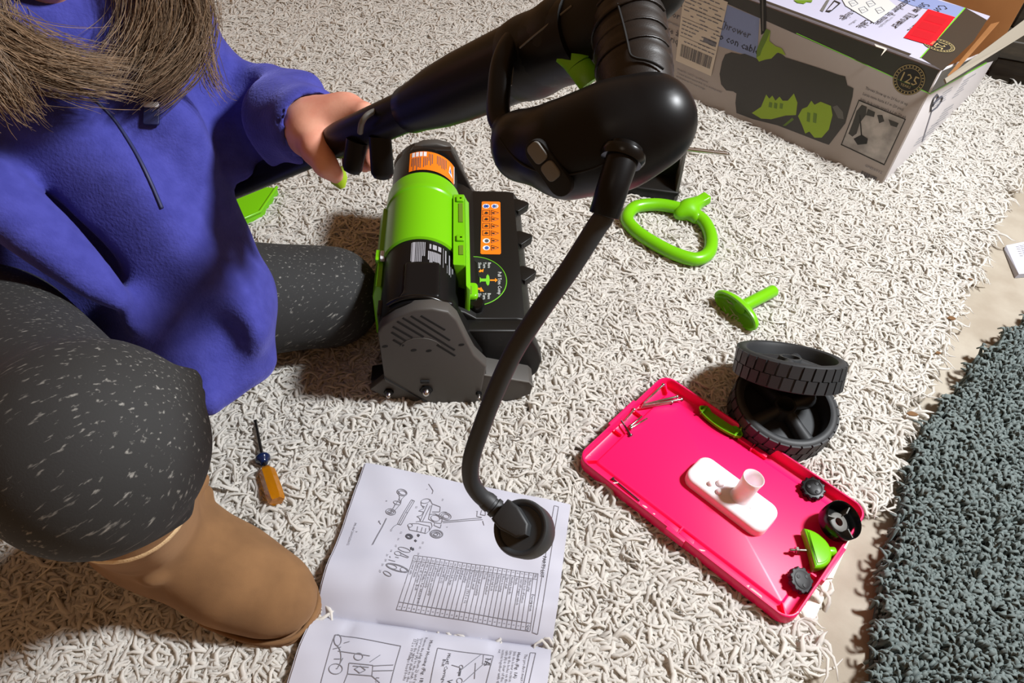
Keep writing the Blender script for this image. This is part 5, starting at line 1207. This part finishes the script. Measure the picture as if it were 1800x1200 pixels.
# cord inlet, strain relief and cord
pin_, gin = hit(podf, 1092, 262)
rd_ = nrm(P(1080, 320, .393) - P(1101, 258, .396)); ci = MB().lathe([(.0086, -.004), (.0122, -.004), (.0126, -.001), (.0112, .0015), (.0086, .0015)], P(1099, 262, .397) + rd_ * .006, rd_, 32, cap=False).build('cord_inlet', 'black_gloss', podo, smooth=50)
c_pts = [P(1101, 258, .396), P(1080, 320, .393), P(1062, 378, .397), P(1048, 400, .400), P(1000, 475, .410), P(950, 545, .422), P(905, 615, .436), P(870, 690, .452), P(845, 755, .468), P(829, 805, .482), P(828, 842, .493), P(842, 868, .500), P(862, 884, .504)]
MB().tube([c_pts[0], c_pts[0] * .5 + c_pts[1] * .5, c_pts[1], c_pts[2], c_pts[2] + (c_pts[2] - c_pts[1]) * .02], [.0092, .0089, .0086, .0084, .0078], 24).build('strain_relief', 'black_satin', hnd, smooth=60)
MB().tube(smooth_path(c_pts[1:], 8), .0058, 16).build('power_cord', 'rubber', hnd, smooth=180)
# plug: ribbed neck, square body, round cap
n0, n1 = P(856, 880, .503), P(884, 904, .503); nd = nrm(n1 - n0)
L = np.linalg.norm(n1 - n0)
MB().lathe([(.0058, -.003), (.0066, .0), (.0066, L * .25), (.0058, L * .28), (.0058, L * .4), (.0070, L * .43), (.0070, L * .62), (.0060, L * .66), (.0060, L * .75), (.0078, L * .8), (.0078, L)], n0, nd, 24).build('plug_neck', 'rubber', hnd, smooth=40)
pc_ = P(914, 927, .487); pax = nrm(-nrm(ray(914, 927)) - .36 * _r + .16 * _u)
cap = MB().lathe([(0, -.026), (.013, -.026), (.0172, -.0235), (.0186, -.018), (.0192, -.002), (.0183, .0005), (.0172, .0008), (.0150, -.0006), (.0146, -.0016), (0, -.0022)], pc_, pax, 48).build('plug_cap', 'rubber', hnd, smooth=50)
a, b, _ = frame_of(pax, (0, 1, 0)); nd2 = nrm(nd - pax * np.dot(nd, pax)); ns = np.cross(pax, nd2)
bc = P(892, 906, .492)
MB().prism([(-.006, -.0085), (.003, -.0095), (.016, -.006), (.020, 0), (.016, .006), (.003, .0095), (-.006, .0085)], -.007, .005, bev=.0018, M=lambda p: bc + nd2 * p[0] + ns * p[1] + pax * p[2]).build('plug_body', 'rubber', hnd, smooth=40)

# ================================================================= THE PERSON
NECK = D(150, 60, .76); PEL = np.array([-.62, .70, .19])
SHL = D(252, 78, .82); SHR = NECK * 2 - SHL + np.array([-.02, .02, .0])
ELB = D(418, 205, .93); WRI = D(545, 222, .755)
HIPR = np.array([-.66, .585, .20]); HIPL = D(300, 530, 1.0)
KNR = D(168, 790, .535); TOE = G(538, 1088, .01); _bf = nrm((TOE - G(325, 970, .05)) * np.array([1, 1, 0])); ANR = TOE - _bf * .215; ANR[2] = .075
KNL = G(580, 522, .074); 
SHINL = KNL + np.array([-.33, .05, -.02])
CHIN = D(97, 4, .675)
ELR = np.array([-.76, .44, .30]); WRR = HIPR * .74 + KNR * .26 + np.array([-.03, -.02, .128])
FAC = nrm(np.array([.72, -.55, -.28]))
_hu = nrm(np.array([0, 0, 1.0]) - FAC * FAC[2]); HEAD = CHIN - FAC * .078 + _hu * .122
# --- hand on the shaft
pal = D(572, 226, .742)
kn = [D(600, 190, .735), D(616, 190, .726), D(630, 194, .717), D(641, 201, .709)]
mid = [D(628, 208, .76), D(643, 212, .75), D(655, 218, .74), D(662, 226, .728)]
tip = [D(612, 285, .738), D(628, 290, .726), D(640, 292, .714), D(652, 290, .702)]
th0, th1, th2, th3 = D(545, 238, .735), D(556, 262, .712), D(572, 290, .700), D(590, 308, .708)
hand = [(s_cap(WRI, pal, .026, .026), .015), (s_cap(WRI, kn[0], .024, .015), .015), (s_cap(pal, kn[1], .023, .014), .012), (s_cap(pal, kn[3], .02, .012), .012), (s_cap(WRI, th0, .024, .019), .015), (s_cap(th0, th1, .019, .0145), .012), (s_cap(th1, th2, .0145, .0115), .008), (s_cap(th2, th3, .0112, .0085), .006)]
for i in range(4): hand += [(s_cap(kn[i], mid[i], .0098, .009), .006), (s_cap(mid[i], tip[i], .0088, .0076), .004)]
hf = nrm(FAC); hu = nrm(np.array([0, 0, 1.0]) - hf * hf[2]); hr_ = np.cross(hf, hu)
HR = np.stack([hr_, hf, hu])
def HL(x, y, z): return HEAD + hr_ * x + hf * y + hu * z
head = [(s_ell(HEAD + hu * .02 - hf * .02, (.074, .094, .10), HR), .02), (s_ell(HL(0, .025, -.05), (.058, .062, .072), HR), .03), (s_cap(HL(0, .07, -.10), HL(0, .06, -.085), .02, .024), .03), (s_cap(HL(0, .092, .02), HL(0, .108, -.025), .009, .013), .012), (s_cap(HL(-.018, .083, -.062), HL(.018, .083, -.062), .010), .012), (s_cap(HL(-.04, .06, -.02), HL(-.04, .062, -.03), .022), .02), (s_cap(HL(.04, .06, -.02), HL(.04, .062, -.03), .022), .02), ('cut', s_ell(HL(-.032, .098, .008), (.017, .016, .012), HR), .012), ('cut', s_ell(HL(.032, .098, .008), (.017, .016, .012), HR), .012), (s_ell(HL(-.074, -.01, -.01), (.012, .018, .03), HR), .006), (s_ell(HL(.074, -.01, -.01), (.012, .018, .03), HR), .006), (s_cap(HL(0, -.02, -.07), NECK, .046, .05), .03)]
body = head + [(s_cap(NECK, (SHL * .7 + NECK * .3), .05, .055), .04), (s_cap(NECK, (SHR * .7 + NECK * .3), .05, .055), .04), (s_cap(NECK - np.array([0, 0, .06]), PEL, .09, .10), .06), (s_cap(SHL, ELB, .042, .036), .03), (s_cap(ELB, WRI, .034, .022), .02), (s_cap(SHR, ELR, .042, .036), .03), (s_cap(ELR, WRR, .034, .022), .02), (s_cap(WRR, WRR + np.array([.05, -.04, -.005]), .024, .026), .02)]
for i in range(4):
    q = WRR + np.array([.055 + .013 * i, -.075 + .013 * i, -.006]); body += [(s_cap(q, q + np.array([.030, -.026, -.010]), .0092, .0088), .005), (s_cap(q + np.array([.030, -.026, -.010]), q + np.array([.048, -.046, -.036]), .0088, .0074), .004)]
body += [(s_cap(WRR + np.array([.03, .015, 0]), WRR + np.array([.075, .045, -.01]), .012, .009), .008)]
body += [(s_cap(PEL, HIPR, .09, .085), .05), (s_cap(PEL, HIPL, .09, .085), .05), (s_cap(HIPR, KNR, .07, .046), .04), (s_cap(KNR, ANR, .045, .034), .03), (s_cap(ANR, (TOE - _bf * .06) * np.array([1, 1, 0]) + np.array([0, 0, .03]), .032, .022), .03), (s_cap(HIPL, KNL, .07, .044), .04), (s_cap(KNL, SHINL, .044, .034), .03)]
body += hand
lo, hi = bounds([HEAD, TOE, SHINL, KNL, kn[3], tip[3], ELR, WRR, PEL, KNR], .15)
lo[2] = max(lo[2], -.01)
per = solid('person', body, lo, hi, .0042, 'skin', None, 2)
tag(per, 'person kneeling in a purple fleece, dark leggings and tan boots, gripping the shaft', 'person')
for sx in (-1, 1):
    e = HL(sx * .032, .079, .006); MB().lathe([(0, -.012)] + [(.0125 * math.sin(t), -.0125 * math.cos(t)) for t in np.linspace(.2, math.pi, 12)], e, hf, 20).build('eye', 'eye_white', per, smooth=180)
    MB().lathe([(.0055, .0118), (.004, .0127), (0, .0129)], e, hf, 16).build('iris', 'iris', per, smooth=180)
MB().tube([HL(x, .094 - abs(x) * .25, -.0625) for x in np.linspace(-.022, .022, 9)], [.002, .0035, .0045, .005, .0045, .005, .0045, .0035, .002], 10).build('lips', 'lips', per, smooth=180)

# --- leggings
lg = [(s_cap(HIPR, KNR, .094, .062), .05), (s_ell(KNR + np.array([.0, -.0, .004]), (.066, .066, .064)), .05), (s_cap(KNR, KNR * .35 + ANR * .65, .064, .052), .03), (s_cap(PEL, HIPR, .12, .10), .05), (s_cap(PEL, HIPL, .10, .09), .05), (s_cap(HIPL, KNL, .090, .073), .05), (s_cap(KNL, SHINL, .062, .042), .03)]
# creases behind the knee
cr = D(336, 664, .58); lg += [(s_cap(cr, D(312, 690, .56), .009, .012), .014), (s_cap(D(345, 690, .60), D(330, 725, .58), .008, .010), .014), (s_cap(D(180, 965, .56), D(320, 900, .58), .007, .007), .02)]
kn_cut = KNR * .35 + ANR * .65
lgo = solid('leggings', lg, *bounds([PEL, HIPR, KNR, kn_cut, HIPL, KNL, SHINL], .14), .005, 'leggings', per, 3)
# --- boots
def boot(an, toe, shaft_top, parent, lean):
    f = nrm((toe - an) * np.array([1, 1, 0])); s = np.array([-f[1], f[0], 0]); u = np.array([0, 0, 1.0]); A = np.stack([f, s, u])
    heel = np.array([an[0], an[1], 0]) - f * .045; L = np.linalg.norm((toe - heel)[:2])
    def B(x, y, z): return heel + f * x + s * y + u * z
    pr = [(s_cap(B(L * .27, 0, .06), shaft_top, .052, .062), .03), (s_ell(B(L * .76, .004, .026), (L * .27, .052, .042), A), .02), (s_cap(B(.045, 0, .045), B(L * .55, 0, .045), .046, .048), .04), (s_cap(B(.03, 0, .03), B(.045, 0, .09), .042, .05), .03), (s_cap(B(L * .25, 0, .09), B(L * .60, .0, .05), .048, .042), .04)]
    # soft wrinkles over the ankle
    for k in range(3): c = B(L * (.40 - .03 * k), 0, .105 + .03 * k); pr.append((s_cap(c + s * .05 + f * (.005 + .012 * (k % 2)), c - s * .05 + f * .018, .011, .013), .010))
    pr.append(('cut', s_box(B(L * .5, 0, -.03), (.3, .2, .034), A, .001), .004))
    top = shaft_top + nrm(shaft_top - B(L * .3, 0, .06)) * .05
    pr.append(('cut', s_cap(shaft_top, top + (top - shaft_top) * 2, .054, .058), .004)); pr.append(('cut', s_ell(top + (top - shaft_top) * .9, (.1, .1, .062)), .004))
    lo_, hi_ = bounds([B(0, 0, 0), B(L, 0, 0), shaft_top], .09)
    bo = solid('boot', pr, lo_, hi_, .0034, 'suede', parent, 3)
    n = 48; ol = []
    for t in np.linspace(0, 2 * math.pi, n + 1)[:-1]:
        x = math.cos(t); w_ = .054 if x > 0 else .047
        ol.append((L * .5 + L * .535 * math.copysign(abs(x) ** .8, x), .002 + w_ * (1 + .10 * x) * math.copysign(abs(math.sin(t)) ** .75, math.sin(t))))
    MB().prism(ol, -.010, .008, bev=.003, M=lambda p: B(*p)).build('sole', 'boot_sole', bo, smooth=50)
    ol2 = [(x * .975 + L * .0125, y * .965) for x, y in ol]
    MB().loop_tube([B(x, y, .0095) for x, y in ol2], .0032, 8).build('welt', 'suede', bo, smooth=180)
    MB().tube([B(L * .60, y, .083 - y * y * 7.5) for y in np.linspace(-.046, .046, 15)], .0010, 6).build('vamp_seam', 'suede_seam', bo, smooth=180)
    return bo, B, L
sh_top = ANR * .42 + KNR * .58
bt_, BB, BLn = boot(ANR, TOE, ANR * .52 + KNR * .48, per, 0)
# fleece lining peeping out at the boot top
bd_ = nrm(KNR - ANR); a, b, _ = frame_of(bd_); tp = ANR * .50 + KNR * .50
MB().loop_tube([tp + (a * math.cos(t) + b * math.sin(t)) * .056 for t in np.linspace(0, 2 * math.pi, 33)[:-1]], .0075, 10).build('lining', 'boot_fleece', bt_, smooth=180)
an2 = SHINL + np.array([-.02, .0, -.005])
boot2 = [(s_cap(SHINL + np.array([.10, -.01, .0]), SHINL, .056, .055), .03), (s_cap(SHINL, SHINL + np.array([-.10, .03, -.02]), .05, .036), .03), (s_cap(SHINL + np.array([-.02, 0, -.01]), SHINL + np.array([-.11, .03, -.03]), .045, .032), .03)]
solid('boot', boot2, *bounds([SHINL + np.array([.10, 0, 0]), SHINL + np.array([-.12, .04, -.03])], .08), .005, 'suede', per)

# --- fleece
CH = NECK + np.array([-.035, .01, -.10])
BELLY = PEL + np.array([.05, -.02, .07])
left = nrm(SHL - SHR)
HEM1, HEM2, HEM3 = D(402, 520, .86), D(450, 632, .86), D(364, 700, .80)
fl = [(s_cap(NECK + np.array([-.01, .01, -.02]), CH, .085, .125), .05), (s_cap(CH + left * .05, BELLY + left * .02, .12, .135), .06), (s_cap(CH - left * .05, BELLY - left * .04, .12, .135), .06),
      (s_cap(NECK, SHL, .06, .068), .05), (s_cap(NECK, SHR, .06, .068), .05), (s_cap(SHL, ELB, .058, .055), .03), (s_cap(ELB, WRI * .72 + ELB * .28, .052, .047), .03), (s_cap(WRI * .72 + ELB * .28, WRI * .98 + ELB * .02, .045, .041), .02),
      (s_cap(SHR, ELR, .066, .06), .04), (s_cap(ELR, WRR, .056, .042), .03)]
# the skirt of the fleece falling over the raised and the kneeling leg
fl += [(s_cap(BELLY, HEM1, .12, .045), .06), (s_cap(BELLY, HEM2, .11, .014), .05), (s_cap(BELLY, HEM3, .10, .016), .05), (s_cap(HEM1, HEM2, .035, .013), .03), (s_cap(HEM2, HEM3, .012, .014), .02), (s_cap(D(280, 560, .80), D(395, 630, .84), .05, .03), .04)]
# folds
fl += [(s_cap(D(225, 260, .82), D(350, 500, .875), .085, .07), .04)]
for (p, q, r0, r1, k) in (((-30, 325, .675), (280, 565, .735), .034, .027, .035), ((95, 225, .715), (425, 580, .805), .030, .026, .035), ((235, 330, .745), (412, 540, .835), .03, .028, .05), ((300, 220, .76), (380, 420, .84), .03, .032, .03), ((250, 575, .74), (372, 560, .80), .014, .018, .02), ((372, 560, .80), (400, 680, .815), .018, .014, .018), ((425, 580, .83), (432, 655, .835), .010, .009, .014),
        ((402, 130, .86), (470, 150, .84), .016, .020, .02), ((470, 150, .83), (540, 150, .80), .018, .013, .02), ((455, 200, .80), (487, 262, .80), .014, .014, .02), ((404, 240, .82), (424, 295, .82), .018, .016, .02), ((320, 30, .80), (332, 90, .81), .03, .028, .03)):
    fl.append((s_cap(D(*p), D(*q), r0, r1), k))
# hollows between the folds
for (p, q, r0, r1, k) in (((40, 268, .645), (330, 592, .735), .025, .027, .055), ((285, 612, .715), (380, 590, .775), .018, .020, .03), ((398, 600, .785), (420, 690, .80), .010, .012, .025), ((408, 120, .80), (432, 300, .80), .010, .012, .03)):
    fl.append(('cut', s_cap(D(*p), D(*q), r0, r1), k))
wd = nrm(WRI - ELB)
fl.append(('cut', s_cap(WRI - wd * .012, WRI + wd * .09, .029, .038), .004))
flo = solid('fleece_jumper', fl, *bounds([NECK, SHL, SHR, ELB, WRI, ELR, WRR, PEL, HEM1, HEM2, HEM3, BELLY], .15), .0048, 'fleece', per, 3)
flf = sdf(fl)
def on_fleece(px, py, lift=.0): p, g = hit(flf, px, py, .3, 1.2); return p + g * lift, g
# zip down the front
zq = smooth_path([np.array(p, float) for p in ((150, 160), (178, 185), (205, 215), (228, 250), (248, 285), (265, 320), (276, 345), (285, 366))], 5)
zp = [on_fleece(x, y, .0002)[0] for x, y in zq]
MB().tube(zp, .0022, 8, flat=(1, .6)).build('zip', 'zipper', flo, smooth=180)
zp2, g2 = on_fleece(268, 203, .002)
zr, zu = nrm(np.cross(g2, [0, 0, 1])), None; zu = np.cross(zr, g2)
MB().prism(rrect(.015, .020, .002, 3), -.002, .0015, bev=.0006, M=lambda p: zp2 + zr * p[0] + zu * p[1] + g2 * p[2]).build('cord_end', 'zipper', flo, smooth=40)
MB().prism(rrect(.014, .0055, .001, 3, 0, .0095), .0, .003, bev=.0005, M=lambda p: zp2 + zr * p[0] + zu * p[1] + g2 * p[2]).build('cord_end_tip', 'print_white', flo, smooth=40)
# collar
cn_ = nrm(HEAD - NECK + np.array([.0, 0, .05])); a, b, _ = frame_of(cn_)
MB().loop_tube([NECK + cn_ * .015 + (a * math.cos(t) + b * math.sin(t)) * .072 for t in np.linspace(0, 2 * math.pi, 41)[:-1]], .016, 12).build('collar', 'fleece', flo, smooth=180)

# --- hair: long strands hanging forward from the head
rh = np.random.RandomState(77)
def lock(guide, n, spread0, spread1, name='hair_lock', r=.0003):
    mb = MB(); g = smooth_path([D(*p) for p in guide], 7); m = len(g)
    for _ in range(n):
        o0 = rh.normal(0, 1, 3); o1 = o0 * .5 + rh.normal(0, .8, 3); cut = rh.randint(int(m * .72), m) if rh.rand() < .6 else m; ph = rh.uniform(0, 6.28); am = rh.uniform(0, .004)
        pts = []
        for i in range(0, cut, 2):
            u_ = i / (m - 1); s_ = spread0 + (spread1 - spread0) * u_
            pts.append(g[i] + (o0 * (1 - u_) + o1 * u_) * s_ + am * math.sin(7 * u_ + ph) * np.array([.6, .4, .5]))
        if len(pts) > 2: k = len(pts); mb.tube(pts, [r * rh.uniform(.8, 1.2) * (1 if j < k - 2 else .5) for j in range(k)], 3, cap=False)
    o = mb.build(name, 'hair', per, smooth=180); o['kind'] = 'stuff'; return o
lock([(-40, -140, .64), (-60, -40, .62), (-40, 40, .62), (20, 78, .63), (80, 108, .64), (140, 124, .655), (195, 130, .67)], 800, .012, .013)
lock([(-60, -120, .62), (-70, 0, .60), (-40, 90, .61), (5, 140, .62), (25, 170, .63), (45, 188, .64)], 420, .011, .010)
lock([(170, -150, .70), (290, -80, .70), (332, -10, .71), (340, 45, .72), (322, 95, .72), (288, 132, .715), (255, 155, .71)], 800, .010, .011)
lock([(150, -140, .69), (270, -60, .69), (285, 20, .70), (272, 70, .705), (250, 110, .705), (226, 140, .70)], 300, .012, .012)
lock([(150, -150, .70), (230, -60, .69), (235, 20, .70), (225, 70, .70), (205, 105, .69), (190, 130, .69)], 120, .013, .014)
lock([(345, 20, .72), (360, 90, .73), (375, 140, .745), (395, 165, .76)], 60, .007, .008)
lock([(-40, -100, .64), (0, 30, .65), (60, 80, .66), (120, 105, .67), (180, 118, .68)], 90, .010, .014)
hc = [(s_ell(HEAD + hu * .03 - hf * .03, (.088, .104, .106), HR), .02), (s_cap(HL(-.075, -.02, .0), HL(-.085, .0, -.10), .03, .028), .03), (s_cap(HL(.075, -.02, .0), HL(.085, .0, -.10), .03, .028), .03), (s_cap(HL(0, -.09, .0), HL(0, -.10, -.13), .055, .05), .04), ('cut', s_ell(HL(0, .09, -.045), (.062, .085, .09), HR), .01)]
ho = solid('hair_cap', hc, *bounds([HEAD], .24), .005, 'hair', per, 2)
